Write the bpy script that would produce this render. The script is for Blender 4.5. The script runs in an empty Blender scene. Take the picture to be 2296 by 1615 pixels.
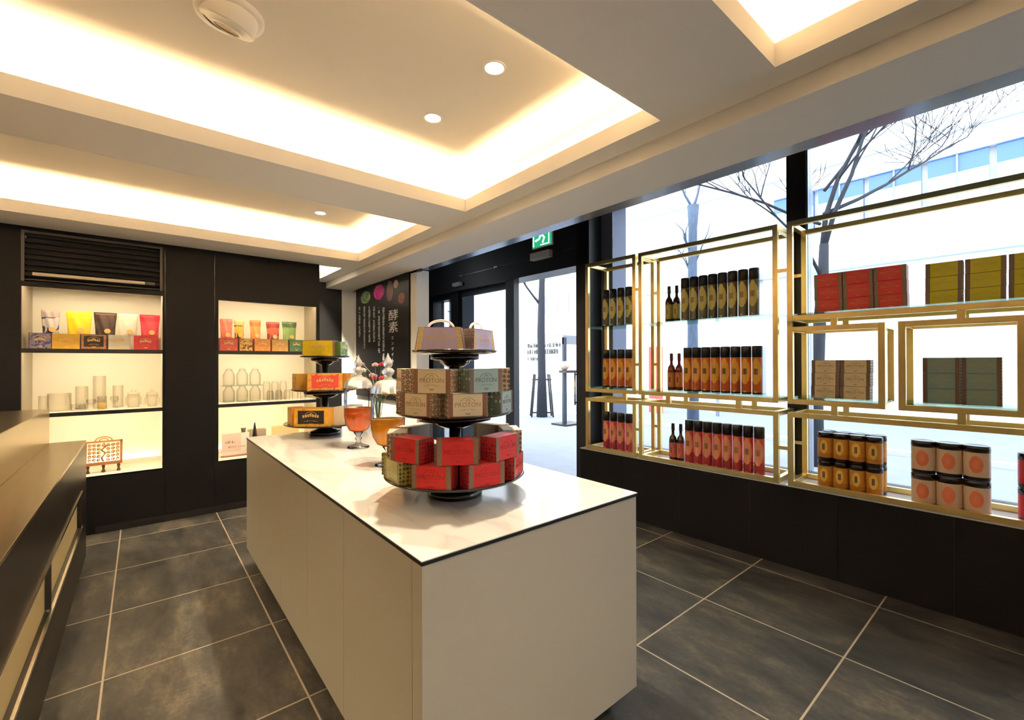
import bpy, bmesh, math, random
from mathutils import Vector, Matrix
random.seed(7)
PI = math.pi
sin, cos = math.sin, math.cos
scene = bpy.context.scene
COL = scene.collection

# ------------------------------------------------------------------ camera
FPX, YAW, PIT, ROL, CAMH = 1001.0, 0.6929, 0.0042, -0.0025, 1.45
cam_data = bpy.data.cameras.new('camera')
cam = bpy.data.objects.new('camera', cam_data)
COL.objects.link(cam)
cam_data.sensor_width = 36.0
cam_data.sensor_fit = 'HORIZONTAL'
cam_data.lens = FPX * 36.0 / 2296.0
cam_data.clip_start = 0.02
fw = Vector((sin(YAW) * cos(PIT), cos(YAW) * cos(PIT), sin(PIT)))
rr = fw.cross(Vector((0, 0, 1))).normalized()
uu = rr.cross(fw)
R_ = rr * cos(ROL) + uu * sin(ROL)
U_ = -rr * sin(ROL) + uu * cos(ROL)
m = Matrix(((R_.x, U_.x, -fw.x, 0), (R_.y, U_.y, -fw.y, 0), (R_.z, U_.z, -fw.z, CAMH), (0, 0, 0, 1)))
cam.matrix_world = m
scene.camera = cam

# ------------------------------------------------------------------ world, exposure
world = bpy.data.worlds.new('overcast_sky')
scene.world = world
world.use_nodes = True
bg = world.node_tree.nodes['Background']
bg.inputs[0].default_value = (0.90, 0.95, 1.0, 1)
bg.inputs[1].default_value = 4.4
scene.view_settings.view_transform = 'Standard'
scene.view_settings.look = 'None'
scene.view_settings.exposure = 0.25
scene.view_settings.gamma = 1.0
scene.view_settings.use_curve_mapping = False
LED = 100.0          # radiance of the cove strips
WARM = (1.0, 0.71, 0.41)
SPOT_W = 110.0

# ------------------------------------------------------------------ materials
MATS = {}

def new_mat(name):
    mt = bpy.data.materials.new(name)
    mt.use_nodes = True
    nt = mt.node_tree
    b = nt.nodes['Principled BSDF']
    return mt, nt, b

def mat(name, col, rough=0.5, metal=0.0, spec=0.5, coat=0.0, trans=0.0, noise=0.0, nscale=20.0, stretch=None, bump=0.0, dark=None):
    if name in MATS:
        return MATS[name]
    mt, nt, b = new_mat(name)
    b.inputs['Base Color'].default_value = (*col, 1)
    b.inputs['Roughness'].default_value = rough
    b.inputs['Metallic'].default_value = metal
    b.inputs['Specular IOR Level'].default_value = spec
    b.inputs['Coat Weight'].default_value = coat
    b.inputs['Transmission Weight'].default_value = trans
    if noise > 0 or bump > 0:
        tc = nt.nodes.new('ShaderNodeTexCoord')
        mp = nt.nodes.new('ShaderNodeMapping')
        nt.links.new(tc.outputs['Object'], mp.inputs[0])
        if stretch:
            mp.inputs['Scale'].default_value = stretch
        nz = nt.nodes.new('ShaderNodeTexNoise')
        nz.inputs['Scale'].default_value = nscale
        nz.inputs['Detail'].default_value = 4
        nt.links.new(mp.outputs[0], nz.inputs['Vector'])
        if noise > 0:
            mx = nt.nodes.new('ShaderNodeMix')
            mx.data_type = 'RGBA'
            d = dark if dark else tuple(c * (1 - noise) for c in col)
            mx.inputs[6].default_value = (*d, 1)
            mx.inputs[7].default_value = (*tuple(min(1, c * (1 + noise)) for c in col), 1)
            nt.links.new(nz.outputs[0], mx.inputs[0])
            nt.links.new(mx.outputs[2], b.inputs['Base Color'])
        if bump > 0:
            bp = nt.nodes.new('ShaderNodeBump')
            bp.inputs['Strength'].default_value = bump
            bp.inputs['Distance'].default_value = 0.002
            nt.links.new(nz.outputs[0], bp.inputs['Height'])
            nt.links.new(bp.outputs[0], b.inputs['Normal'])
    MATS[name] = mt
    return mt

def emis(name, col, strength):
    if name in MATS:
        return MATS[name]
    mt, nt, b = new_mat(name)
    nt.nodes.remove(b)
    e = nt.nodes.new('ShaderNodeEmission')
    e.inputs[0].default_value = (*col, 1)
    e.inputs[1].default_value = strength
    nt.links.new(e.outputs[0], nt.nodes['Material Output'].inputs[0])
    MATS[name] = mt
    return mt

def thin_glass(name, tint=(0.97, 0.98, 0.98), edge=0.6, facing_tint=None):
    if name in MATS:
        return MATS[name]
    mt, nt, b = new_mat(name)
    nt.nodes.remove(b)
    tr = nt.nodes.new('ShaderNodeBsdfTransparent')
    gl = nt.nodes.new('ShaderNodeBsdfGlossy')
    gl.inputs['Roughness'].default_value = 0.02
    lw = nt.nodes.new('ShaderNodeLayerWeight')
    lw.inputs[0].default_value = 0.18
    mx = nt.nodes.new('ShaderNodeMixShader')
    if facing_tint:
        cm = nt.nodes.new('ShaderNodeMix')
        cm.data_type = 'RGBA'
        cm.inputs[6].default_value = (*tint, 1)
        cm.inputs[7].default_value = (*facing_tint, 1)
        lw2 = nt.nodes.new('ShaderNodeLayerWeight')
        lw2.inputs[0].default_value = 0.35
        nt.links.new(lw2.outputs['Facing'], cm.inputs[0])
        nt.links.new(cm.outputs[2], tr.inputs[0])
    else:
        tr.inputs[0].default_value = (*tint, 1)
    ml = nt.nodes.new('ShaderNodeMath')
    ml.operation = 'MULTIPLY'
    ml.inputs[1].default_value = edge
    nt.links.new(lw.outputs['Fresnel'], ml.inputs[0])
    nt.links.new(ml.outputs[0], mx.inputs[0])
    nt.links.new(tr.outputs[0], mx.inputs[1])
    nt.links.new(gl.outputs[0], mx.inputs[2])
    nt.links.new(mx.outputs[0], nt.nodes['Material Output'].inputs[0])
    MATS[name] = mt
    return mt

M_CEIL = mat('warm_white_paint', (0.86, 0.83, 0.78), 0.75)
M_CEILUP = mat('cream_ceiling_paint', (0.84, 0.79, 0.70), 0.75)
M_WHITEWALL = mat('white_wall_paint', (0.84, 0.84, 0.83), 0.7)
M_DARKWALL = mat('charcoal_wall_panel', (0.010, 0.0098, 0.0112), 0.55, spec=0.16, noise=0.15, nscale=3)
M_BLACK = mat('black_powder_coat', (0.012, 0.012, 0.014), 0.38)
M_BLACKGLOSS = mat('gloss_black_lacquer', (0.008, 0.008, 0.010), 0.12, coat=0.4)
M_NICHE = mat('niche_laminate', (0.86, 0.82, 0.72), 0.6)
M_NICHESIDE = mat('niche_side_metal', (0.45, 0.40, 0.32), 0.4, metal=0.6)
M_STEEL = mat('brushed_steel', (0.52, 0.42, 0.27), 0.24, metal=1.0, noise=0.10, nscale=60, stretch=(1, 0.02, 1), bump=0.05)
M_BRONZE = mat('dark_bronze_panel', (0.020, 0.015, 0.012), 0.36, metal=0.6, noise=0.2, nscale=30, stretch=(1, 0.03, 1))
M_BRASSLIT = mat('satin_brass_back', (0.70, 0.56, 0.30), 0.42, metal=0.5)
M_CHROME = mat('polished_trim', (0.85, 0.80, 0.70), 0.18, metal=1.0)
M_GOLD = mat('brushed_gold_tube', (0.92, 0.70, 0.29), 0.30, metal=1.0, noise=0.12, nscale=14)
M_ISLAND = mat('ivory_laminate', (0.55, 0.51, 0.43), 0.45)
M_SEAM = mat('seam_shadow_gap', (0.35, 0.32, 0.26), 0.7)
M_ALU = mat('grey_anodised_metal', (0.30, 0.33, 0.42), 0.25, metal=0.8)
M_BLUEPILLAR = mat('slate_blue_cladding', (0.12, 0.145, 0.23), 0.45)
M_PAPER = mat('pale_card', (0.85, 0.80, 0.74), 0.7)
M_PINKCARD = mat('pink_card', (0.80, 0.62, 0.54), 0.7)
M_WHITEPLASTIC = mat('white_plastic', (0.80, 0.78, 0.74), 0.4)
M_GREYPLASTIC = mat('light_grey_plastic', (0.55, 0.54, 0.50), 0.5)
M_PANE = thin_glass('window_glass', (0.96, 0.98, 0.985), 0.55)
M_SHELFGLASS = thin_glass('shelf_glass', (0.86, 0.94, 0.89), 0.7, facing_tint=(0.58, 0.76, 0.63))
M_GLASSWARE = thin_glass('clear_glassware', (0.992, 0.99, 0.985), 0.30, facing_tint=(0.91, 0.89, 0.84))
M_CRYSTAL = thin_glass('pressed_crystal', (0.95, 0.95, 0.955), 1.0, facing_tint=(0.55, 0.55, 0.57))
M_SEAMSHADE = mat('painted_seam_shade', (0.10, 0.07, 0.05), 0.6)
M_GOLDINK = mat('gold_print_ink', (0.85, 0.58, 0.22), 0.35, metal=0.3)
M_PALEINK = mat('white_print_ink', (0.85, 0.85, 0.84), 0.6)
M_LED = emis('warm_led_strip', WARM, LED)
M_LEDN = emis('niche_led_strip', (1.0, 0.80, 0.50), 30.0)
M_DOWN = emis('downlight_lens', (1.0, 0.86, 0.62), 25.0)

def make_floor_mat():
    mt, nt, b = new_mat('slate_floor_tiles')
    L = nt.links.new
    N = nt.nodes.new
    tc = N('ShaderNodeTexCoord')
    sp = N('ShaderNodeSeparateXYZ')
    L(tc.outputs['Object'], sp.inputs[0])
    def mth(op, a, bv=None):
        n = N('ShaderNodeMath'); n.operation = op
        for i, v in enumerate((a, bv)):
            if v is None: continue
            if isinstance(v, (int, float)): n.inputs[i].default_value = v
            else: L(v, n.inputs[i])
        return n.outputs[0]
    def grid(sock, off, pitch):
        u = mth('DIVIDE', mth('SUBTRACT', sock, off), pitch)
        fl = mth('FLOOR', u)
        fr = mth('SUBTRACT', u, fl)
        dist = mth('MINIMUM', fr, mth('SUBTRACT', 1.0, fr))
        return fl, mth('MULTIPLY', dist, pitch)
    fx, dx = grid(sp.outputs[0], 0.56, 0.695)
    fy, dy = grid(sp.outputs[1], 1.355, 0.705)
    g = mth('LESS_THAN', mth('MINIMUM', dx, dy), 0.0042)
    cx = N('ShaderNodeCombineXYZ'); L(fx, cx.inputs[0]); L(fy, cx.inputs[1])
    wn = N('ShaderNodeTexWhiteNoise'); L(cx.outputs[0], wn.inputs[0])
    # per tile offset for the veins
    sc = N('ShaderNodeVectorMath'); sc.operation = 'SCALE'; sc.inputs['Scale'].default_value = 7.3
    L(wn.outputs['Color'], sc.inputs[0])
    ad = N('ShaderNodeVectorMath'); ad.operation = 'ADD'
    L(tc.outputs['Object'], ad.inputs[0]); L(sc.outputs[0], ad.inputs[1])
    mp = N('ShaderNodeMapping'); mp.inputs['Scale'].default_value = (2.4, 0.9, 1)
    L(ad.outputs[0], mp.inputs[0])
    n1 = N('ShaderNodeTexNoise'); n1.inputs['Scale'].default_value = 2.3; n1.inputs['Detail'].default_value = 9
    n1.inputs['Roughness'].default_value = 0.70; n1.inputs['Distortion'].default_value = 0.15
    L(mp.outputs[0], n1.inputs['Vector'])
    n2 = N('ShaderNodeTexNoise'); n2.inputs['Scale'].default_value = 45; n2.inputs['Detail'].default_value = 6
    L(tc.outputs['Object'], n2.inputs['Vector'])
    cr = N('ShaderNodeValToRGB')
    e = cr.color_ramp.elements
    e[0].position = 0.34; e[0].color = (0.016, 0.017, 0.018, 1)
    e[1].position = 0.70; e[1].color = (0.125, 0.106, 0.078, 1)
    k = cr.color_ramp.elements.new(0.52); k.color = (0.050, 0.047, 0.043, 1)
    L(n1.outputs[0], cr.inputs[0])
    mx = N('ShaderNodeMix'); mx.data_type = 'RGBA'; mx.blend_type = 'OVERLAY'
    mx.inputs[0].default_value = 0.7
    L(cr.outputs[0], mx.inputs[6]); L(n2.outputs[0], mx.inputs[7])
    hs = N('ShaderNodeHueSaturation'); L(mx.outputs[2], hs.inputs['Color'])
    L(mth('ADD', mth('MULTIPLY', wn.outputs[0], 0.35), 0.98), hs.inputs['Value'])
    m2 = N('ShaderNodeMix'); m2.data_type = 'RGBA'
    L(g, m2.inputs[0]); L(hs.outputs[0], m2.inputs[6]); m2.inputs[7].default_value = (0.42, 0.35, 0.27, 1)
    L(m2.outputs[2], b.inputs['Base Color'])
    rg = mth('ADD', mth('MULTIPLY', n2.outputs[0], 0.30), 0.36)
    L(rg, b.inputs['Roughness'])
    bp = N('ShaderNodeBump'); bp.inputs['Strength'].default_value = 0.15; bp.inputs['Distance'].default_value = 0.002
    L(n2.outputs[0], bp.inputs['Height']); L(bp.outputs[0], b.inputs['Normal'])
    return mt
M_FLOOR = make_floor_mat()

def make_marble():
    mt, nt, b = new_mat('white_marble')
    L = nt.links.new; N = nt.nodes.new
    tc = N('ShaderNodeTexCoord')
    mp = N('ShaderNodeMapping'); mp.inputs['Rotation'].default_value = (0, 0, 0.5); mp.inputs['Scale'].default_value = (2.6, 0.8, 1)
    L(tc.outputs['Object'], mp.inputs[0])
    n = N('ShaderNodeTexNoise'); n.inputs['Scale'].default_value = 1.5; n.inputs['Detail'].default_value = 8; n.inputs['Distortion'].default_value = 1.4
    L(mp.outputs[0], n.inputs['Vector'])
    cr = N('ShaderNodeValToRGB'); e = cr.color_ramp.elements
    e[0].position = 0.40; e[0].color = (0.80, 0.78, 0.75, 1)
    e[1].position = 0.56; e[1].color = (0.86, 0.85, 0.83, 1)
    k = cr.color_ramp.elements.new(0.485); k.color = (0.73, 0.70, 0.67, 1)
    k = cr.color_ramp.elements.new(0.45); k.color = (0.80, 0.78, 0.75, 1)
    k = cr.color_ramp.elements.new(0.51); k.color = (0.82, 0.80, 0.77, 1)
    L(n.outputs[0], cr.inputs[0]); L(cr.outputs[0], b.inputs['Base Color'])
    b.inputs['Roughness'].default_value = 0.12
    return mt
M_MARBLE = make_marble()

def pattern_mat(name, base, spot, scale=55.0):
    """patterned carton ends: rows of small rosettes"""
    if name in MATS: return MATS[name]
    mt, nt, b = new_mat(name)
    L = nt.links.new; N = nt.nodes.new
    tc = N('ShaderNodeTexCoord')
    v = N('ShaderNodeTexVoronoi'); v.inputs['Scale'].default_value = scale; v.inputs['Randomness'].default_value = 0.25
    L(tc.outputs['Object'], v.inputs['Vector'])
    cr = N('ShaderNodeValToRGB'); e = cr.color_ramp.elements
    e[0].position = 0.0; e[0].color = (*base, 1)
    e[1].position = 1.0; e[1].color = (*base, 1)
    for p, c in ((0.16, base), (0.22, spot), (0.40, spot), (0.46, base)):
        k = cr.color_ramp.elements.new(p); k.color = (*c, 1)
    L(v.outputs['Distance'], cr.inputs[0]); L(cr.outputs[0], b.inputs['Base Color'])
    b.inputs['Roughness'].default_value = 0.5
    MATS[name] = mt
    return mt

def label_mat(name, lower, upper, medal, mark, h, zm, rz, ry, mark_h=0.12):
    """wrap-around label, colour by height, oval medallion on the front (-Y) with a dark mark"""
    if name in MATS: return MATS[name]
    mt, nt, b = new_mat(name)
    L = nt.links.new; N = nt.nodes.new
    tc = N('ShaderNodeTexCoord'); sp = N('ShaderNodeSeparateXYZ'); L(tc.outputs['Object'], sp.inputs[0])
    def mth(op, a, bv=None, cv=None):
        n = N('ShaderNodeMath'); n.operation = op
        for i, v in enumerate((a, bv, cv)):
            if v is None: continue
            if isinstance(v, (int, float)): n.inputs[i].default_value = v
            else: L(v, n.inputs[i])
        return n.outputs[0]
    x, y, z = sp.outputs
    zn = mth('DIVIDE', z, h)
    nz = N('ShaderNodeTexVoronoi'); nz.inputs['Scale'].default_value = 90
    L(tc.outputs['Object'], nz.inputs['Vector'])
    zj = mth('ADD', zn, mth('MULTIPLY', nz.outputs['Distance'], 0.06))
    m1 = N('ShaderNodeMix'); m1.data_type = 'RGBA'
    m1.inputs[6].default_value = (*lower, 1); m1.inputs[7].default_value = (*upper, 1)
    L(mth('GREATER_THAN', zj, 0.30), m1.inputs[0])
    ux = mth('DIVIDE', x, rz)
    uz = mth('DIVIDE', mth('SUBTRACT', zn, zm), ry)
    rr2 = mth('ADD', mth('POWER', mth('ABSOLUTE', ux), 2.0), mth('POWER', mth('ABSOLUTE', uz), 2.0))
    rr3 = mth('ADD', rr2, mth('MULTIPLY', nz.outputs['Distance'], 0.25))
    front = mth('LESS_THAN', y, 0.0)
    ins = mth('MULTIPLY', mth('LESS_THAN', rr3, 1.0), front)
    m2 = N('ShaderNodeMix'); m2.data_type = 'RGBA'
    L(ins, m2.inputs[0]); L(m1.outputs[2], m2.inputs[6]); m2.inputs[7].default_value = (*medal, 1)
    mk = mth('MULTIPLY', mth('LESS_THAN', mth('ABSOLUTE', ux), 0.36), mth('LESS_THAN', mth('ABSOLUTE', uz), mark_h / ry))
    bars = mth('GREATER_THAN', mth('ABSOLUTE', mth('SINE', mth('MULTIPLY', x, 420.0))), 0.42)
    mk = mth('MULTIPLY', mth('MULTIPLY', mk, bars), front)
    m3 = N('ShaderNodeMix'); m3.data_type = 'RGBA'
    L(mk, m3.inputs[0]); L(m2.outputs[2], m3.inputs[6]); m3.inputs[7].default_value = (*mark, 1)
    m4 = N('ShaderNodeMix'); m4.data_type = 'RGBA'; m4.blend_type = 'MULTIPLY'
    m4.inputs[0].default_value = 0.35
    L(m3.outputs[2], m4.inputs[6]); L(nz.outputs['Distance'], m4.inputs[7])
    L(m3.outputs[2], b.inputs['Base Color'])
    b.inputs['Roughness'].default_value = 0.32
    MATS[name] = mt
    return mt

def blotch_mat(name, cols, scale=14.0, rough=0.4):
    if name in MATS: return MATS[name]
    mt, nt, b = new_mat(name)
    L = nt.links.new; N = nt.nodes.new
    tc = N('ShaderNodeTexCoord')
    n = N('ShaderNodeTexNoise'); n.inputs['Scale'].default_value = scale; n.inputs['Detail'].default_value = 2; n.inputs['Distortion'].default_value = 1.2
    L(tc.outputs['Object'], n.inputs['Vector'])
    cr = N('ShaderNodeValToRGB'); cr.color_ramp.interpolation = 'CONSTANT' if len(cols) > 2 else 'LINEAR'
    e = cr.color_ramp.elements
    e[0].color = (*cols[0], 1); e[0].position = 0.0
    e[1].color = (*cols[-1], 1); e[1].position = 0.60
    if len(cols) > 2:
        for i, c in enumerate(cols[1:-1]):
            k = e.new(0.44 + 0.16 * i / max(1, len(cols) - 2)); k.color = (*c, 1)
    L(n.outputs[0], cr.inputs[0]); L(cr.outputs[0], b.inputs['Base Color'])
    b.inputs['Roughness'].default_value = rough
    MATS[name] = mt
    return mt

# ------------------------------------------------------------------ mesh helpers
class MB:
    def __init__(self):
        self.bm = bmesh.new(); self.mats = []
    def mi(self, m):
        if m not in self.mats: self.mats.append(m)
        return self.mats.index(m)
    def box(self, x0, x1, y0, y1, z0, z1, m=None, bevel=0.0, M=None):
        if x0 > x1: x0, x1 = x1, x0
        if y0 > y1: y0, y1 = y1, y0
        bm = self.bm
        vs = [bm.verts.new((x, y, z)) for x in (x0, x1) for y in (y0, y1) for z in (z0, z1)]
        idx = [(0, 1, 3, 2), (4, 6, 7, 5), (0, 4, 5, 1), (2, 3, 7, 6), (0, 2, 6, 4), (1, 5, 7, 3)]
        fs = [bm.faces.new([vs[i] for i in f]) for f in idx]
        if m is not None:
            k = self.mi(m)
            for f in fs: f.material_index = k
        if bevel > 0:
            es = list({e for f in fs for e in f.edges})
            r = bmesh.ops.bevel(bm, geom=es, offset=bevel, segments=2, affect='EDGES', profile=0.6)
            if m is not None:
                for f in r['faces']: f.material_index = k
            vs = list({v for f in r['faces'] for v in f.verts} | {v for v in vs if v.is_valid})
        if M is not None:
            for v in vs: v.co = M @ v.co
        return self
    def lathe(self, prof, seg=24, m=None, c=(0, 0), smooth=True, M=None, flute=0, famp=0.0):
        bm = self.bm; rings = []; allv = []
        k = self.mi(m) if m is not None else 0
        for r, z in prof:
            if r < 1e-6:
                v = bm.verts.new((c[0], c[1], z)); rings.append([v]); allv.append(v)
            else:
                ring = []
                for i in range(seg):
                    a = 2 * PI * i / seg
                    q = r * (1 + famp * cos(flute * a)) if flute else r
                    v = bm.verts.new((c[0] + q * cos(a), c[1] + q * sin(a), z)); ring.append(v)
                rings.append(ring); allv += ring
        for a, b in zip(rings[:-1], rings[1:]):
            for i in range(seg):
                j = (i + 1) % seg
                if len(a) == 1 and len(b) == 1: continue
                if len(a) == 1: vs = [a[0], b[i], b[j]]
                elif len(b) == 1: vs = [a[i], b[0], a[j]]
                else: vs = [a[i], b[i], b[j], a[j]]
                f = bm.faces.new(vs[::-1]); f.smooth = smooth; f.material_index = k
        if M is not None:
            for v in allv: v.co = M @ v.co
        return self
    def tube(self, pts, r, seg=8, m=None, r1=None, cap=True):
        bm = self.bm; k = self.mi(m) if m is not None else 0
        pts = [Vector(p) for p in pts]; n = len(pts); rings = []
        up = Vector((0.13, 0.27, 0.95))
        for i, p in enumerate(pts):
            t = (pts[min(i + 1, n - 1)] - pts[max(i - 1, 0)]).normalized()
            a = t.cross(up)
            if a.length < 0.05: a = t.cross(Vector((1, 0, 0)))
            a.normalize(); b2 = t.cross(a)
            rad = r if r1 is None else r + (r1 - r) * i / (n - 1)
            if isinstance(r, (list, tuple)): rad = r[i]
            rings.append([bm.verts.new(p + (a * cos(2 * PI * j / seg) + b2 * sin(2 * PI * j / seg)) * rad) for j in range(seg)])
        for A, B in zip(rings[:-1], rings[1:]):
            for j in range(seg):
                q = (j + 1) % seg
                f = bm.faces.new((A[j], A[q], B[q], B[j])); f.smooth = True; f.material_index = k
        if cap:
            f = bm.faces.new(rings[0]); f.material_index = k
            f = bm.faces.new(rings[-1][::-1]); f.material_index = k
        return self
    def poly(self, pts, y0, y1, m=None):
        """extrude an (x,z) polygon from y0 to y1"""
        bm = self.bm; k = self.mi(m) if m is not None else 0
        A = [bm.verts.new((x, y0, z)) for x, z in pts]; B = [bm.verts.new((x, y1, z)) for x, z in pts]
        f = bm.faces.new(A); f.material_index = k
        f = bm.faces.new(B[::-1]); f.material_index = k
        n = len(pts)
        for i in range(n):
            j = (i + 1) % n
            f = bm.faces.new((A[i], B[i], B[j], A[j])); f.material_index = k
        return self
    def mesh(self, name):
        bmesh.ops.recalc_face_normals(self.bm, faces=self.bm.faces[:])
        me = bpy.data.meshes.new(name)
        self.bm.to_mesh(me); self.bm.free()
        for mm in self.mats: me.materials.append(mm)
        return me

def obj(name, mb, m=None, parent=None, loc=(0, 0, 0), rz=0.0):
    me = mb.mesh(name) if isinstance(mb, MB) else mb
    if m is not None and len(me.materials) == 0: me.materials.append(m)
    o = bpy.data.objects.new(name, me); COL.objects.link(o)
    o.location = loc; o.rotation_euler = (0, 0, rz)
    if parent is not None: o.parent = parent
    return o

def tag(o, label, cat, group=None):
    o['label'] = label; o['category'] = cat
    if group: o['group'] = group
    return o

def thing(name, label, cat, loc=(0, 0, 0), rz=0.0, group=None):
    o = bpy.data.objects.new(name, None); COL.objects.link(o)
    o.empty_display_size = 0.05
    o.location = loc; o.rotation_euler = (0, 0, rz)
    return tag(o, label, cat, group)

def struct(name, mb, m=None, loc=(0, 0, 0), rz=0.0, parent=None):
    o = obj(name, mb, m, parent, loc, rz)
    if parent is None: o['kind'] = 'structure'
    return o

def copy_tree(o, loc, rz, label, group=None):
    r = o.copy(); COL.objects.link(r); r.location = loc; r.rotation_euler = (0, 0, rz)
    r['label'] = label
    if group: r['group'] = group
    for ch in list(o.children):
        c = ch.copy(); COL.objects.link(c); c.parent = r
        for g in list(ch.children):
            d = g.copy(); COL.objects.link(d); d.parent = c
    return r

class Kind:
    """first placement uses the object itself, later ones copy it"""
    def __init__(self, root): self.root = root; self.used = False
    def place(self, loc, rz, label, group):
        if not self.used:
            self.used = True
            self.root.location = loc; self.root.rotation_euler = (0, 0, rz)
            self.root['label'] = label; self.root['group'] = group
            return self.root
        return copy_tree(self.root, loc, rz, label, group)

def text_bm(body, size, m, dest, M, extr=0.0006, align='CENTER', spacing=1.0):
    cu = bpy.data.curves.new('lettering', 'FONT')
    cu.body = body; cu.size = size; cu.align_x = align; cu.align_y = 'CENTER'
    cu.extrude = extr; cu.resolution_u = 2; cu.space_character = spacing
    o = bpy.data.objects.new('lettering', cu); COL.objects.link(o)
    dg = bpy.context.evaluated_depsgraph_get(); dg.update()
    me = bpy.data.meshes.new_from_object(o.evaluated_get(dg), depsgraph=dg)
    me.transform(M)
    k = dest.mi(m)
    n0 = len(dest.bm.faces)
    dest.bm.from_mesh(me)
    dest.bm.faces.ensure_lookup_table()
    for i in range(n0, len(dest.bm.faces)): dest.bm.faces[i].material_index = k
    bpy.data.objects.remove(o); bpy.data.curves.remove(cu); bpy.data.meshes.remove(me)

XZ = Matrix.Rotation(PI / 2, 4, 'X')     # text plane to the XZ plane, facing -Y

# window wall frame: a = along the wall, d = outward
S_, X0_ = -0.035, 3.553
_c = 1 / math.sqrt(1 + S_ * S_)
AL = Vector((S_ * _c, _c, 0)); OUT = Vector((_c, -S_ * _c, 0))
RW = math.atan2(-OUT.x, OUT.y)           # local +X = (OUT.y,-OUT.x), local -Y faces the room
WO = Vector((X0_, 0, 0))
def WP(a, d, z): return WO + AL * a + OUT * d + Vector((0, 0, z))
def wbox(mb, a0, a1, d0, d1, z0, z1, m=None, bevel=0.0): return mb.box(-a1, -a0, d0, d1, z0, z1, m, bevel)

# ================================================================== ROOM SHELL
ZC, ZR = 2.535, 2.80
struct('floor', MB().box(-4.0, 4.02, -3.2, 7.6, -0.12, 0.0), M_FLOOR)

holes = [(-0.9, 1.80, -2.2, 0.645), (-2.2, 1.80, 1.11, 2.69), (-2.6, 1.80, 3.165, 4.74), (1.53, 1.775, 5.21, 6.05)]
xs = sorted({-4.0, 1.93} | {h[0] for h in holes} | {h[1] for h in holes})
ys = sorted({-3.2, 6.35} | {h[2] for h in holes} | {h[3] for h in holes})
mb = MB()
for i in range(len(xs) - 1):
    for j in range(len(ys) - 1):
        cx, cy = (xs[i] + xs[i + 1]) / 2, (ys[j] + ys[j + 1]) / 2
        if any(h[0] < cx < h[1] and h[2] < cy < h[3] for h in holes): continue
        mb.box(xs[i], xs[i + 1], ys[j], ys[j + 1], ZC, ZC + 0.03)
for h in holes:
    t, e = 0.012, 0.003
    for b in ((h[0] - t, h[0] + e, h[2], h[3]), (h[1] - e, h[1] + t, h[2], h[3]), (h[0] - t, h[1] + t, h[2] - t, h[2] + e), (h[0] - t, h[1] + t, h[3] - e, h[3] + t)):
        mb.box(*b, ZC - 0.0004, ZC + 0.088)
struct('ceiling', mb, M_CEIL)
mb = MB()
mb.box(-4.0, 1.93, -3.2, 6.35, ZR, ZR + 0.05)
for k, h in enumerate(holes):
    w = 0.17 if k < 3 else 0.06
    a, b, c, d = h[0] - w, h[1] + min(w, 0.12), h[2] - w, h[3] + w
    if k == 3: a, c = h[0] - 0.005, h[2] - 0.02
    for q in ((a - 0.01, a, c, d), (b, b + 0.01, c, d), (a, b, c - 0.01, c), (a, b, d, d + 0.01)):
        mb.box(*q, ZC + 0.03, ZR)
struct('ceiling_raised', mb, M_CEILUP)
# LED strips lying on the cove ledges
cove_names = ['over the near end of the room', 'over the display island', 'near the back wall', 'in the far ceiling corner']
for k, h in enumerate(holes):
    o = 0.085 if k < 3 else 0.03
    mb = MB(); z0 = ZC + 0.032; s = 0.009
    a, b, c, d = h[0] - o, h[1] + min(o, 0.07), h[2] - o, h[3] + o
    if k == 3:
        mb.box(b - s, b + s, c + .1, d, z0, z0 + 0.012); mb.box(a + .03, b, d - s, d + s, z0, z0 + 0.012)
    else:
        mb.box(a - s, a + s, c, d, z0, z0 + 0.012); mb.box(b - s, b + s, c, d, z0, z0 + 0.012)
        mb.box(a, b, c - s, c + s, z0, z0 + 0.012); mb.box(a, b, d - s, d + s, z0, z0 + 0.012)
    tag(obj('cove_light_strip', mb, M_LED), 'hidden warm LED strip in the ceiling cove ' + cove_names[k], 'light strip')

# lintel beam along the window side, dark trim, raised pocket of the window bay
struct('trim_1', MB().box(1.93, 2.325, -3.2, 6.35, 2.455, 3.28), M_CEIL)
struct('trim_2', MB().box(2.325, 2.34, -3.2, 6.35, 2.49, 3.28, M_BLACK).box(2.34, 2.45, -3.2, 4.6, 2.462, 2.50, M_ALU).box(2.30, 2.325, 4.3, 6.3, 2.43, 2.455, M_BLACK))
struct('ceiling_bay', MB().box(2.34, 4.25, -3.2, 7.6, 3.2, 3.28), M_BLACK)

# back wall: charcoal panels with two lit niches and the louvre opening
YB, ND = 5.172, 0.49
N1 = (-0.73, 0.148, 0.49, 2.062); N2 = (0.578, 1.49, 0.49, 2.062)
mb = MB()
def wallb(x0, x1, z0, z1): mb.box(x0, x1, YB, YB + 0.03, z0, z1)
wallb(-4.0, N1[0], 0, ZC); wallb(N1[1], N2[0], 0, ZC); wallb(N2[1], 1.52, 0, ZC)
wallb(N1[0], N1[1], 0, N1[2]); wallb(N2[0], N2[1], 0, N2[2])
wallb(N2[0], N2[1], N2[3], ZC); wallb(N1[0], N1[1], N1[3], 2.112); wallb(N1[0], N1[1], 2.505, ZC)
mb.box(1.506, 1.52, YB + 0.03, 6.3, 0, ZC)
mb.box(-4.0, 1.49, YB + 0.56, YB + 0.60, 0, ZC)
struct('wall_back', mb, M_DARKWALL)
struct('wall_back_seams', MB().box(0.165, 0.168, YB - 0.002, YB, 0.08, 2.5).box(0.545, 0.548, YB - 0.002, YB, 0.08, 2.5), M_BLACKGLOSS)
struct('wall_recess', MB().box(1.52, 2.16, 6.28, 6.34, 0, 2.6), M_DARKWALL)
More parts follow.
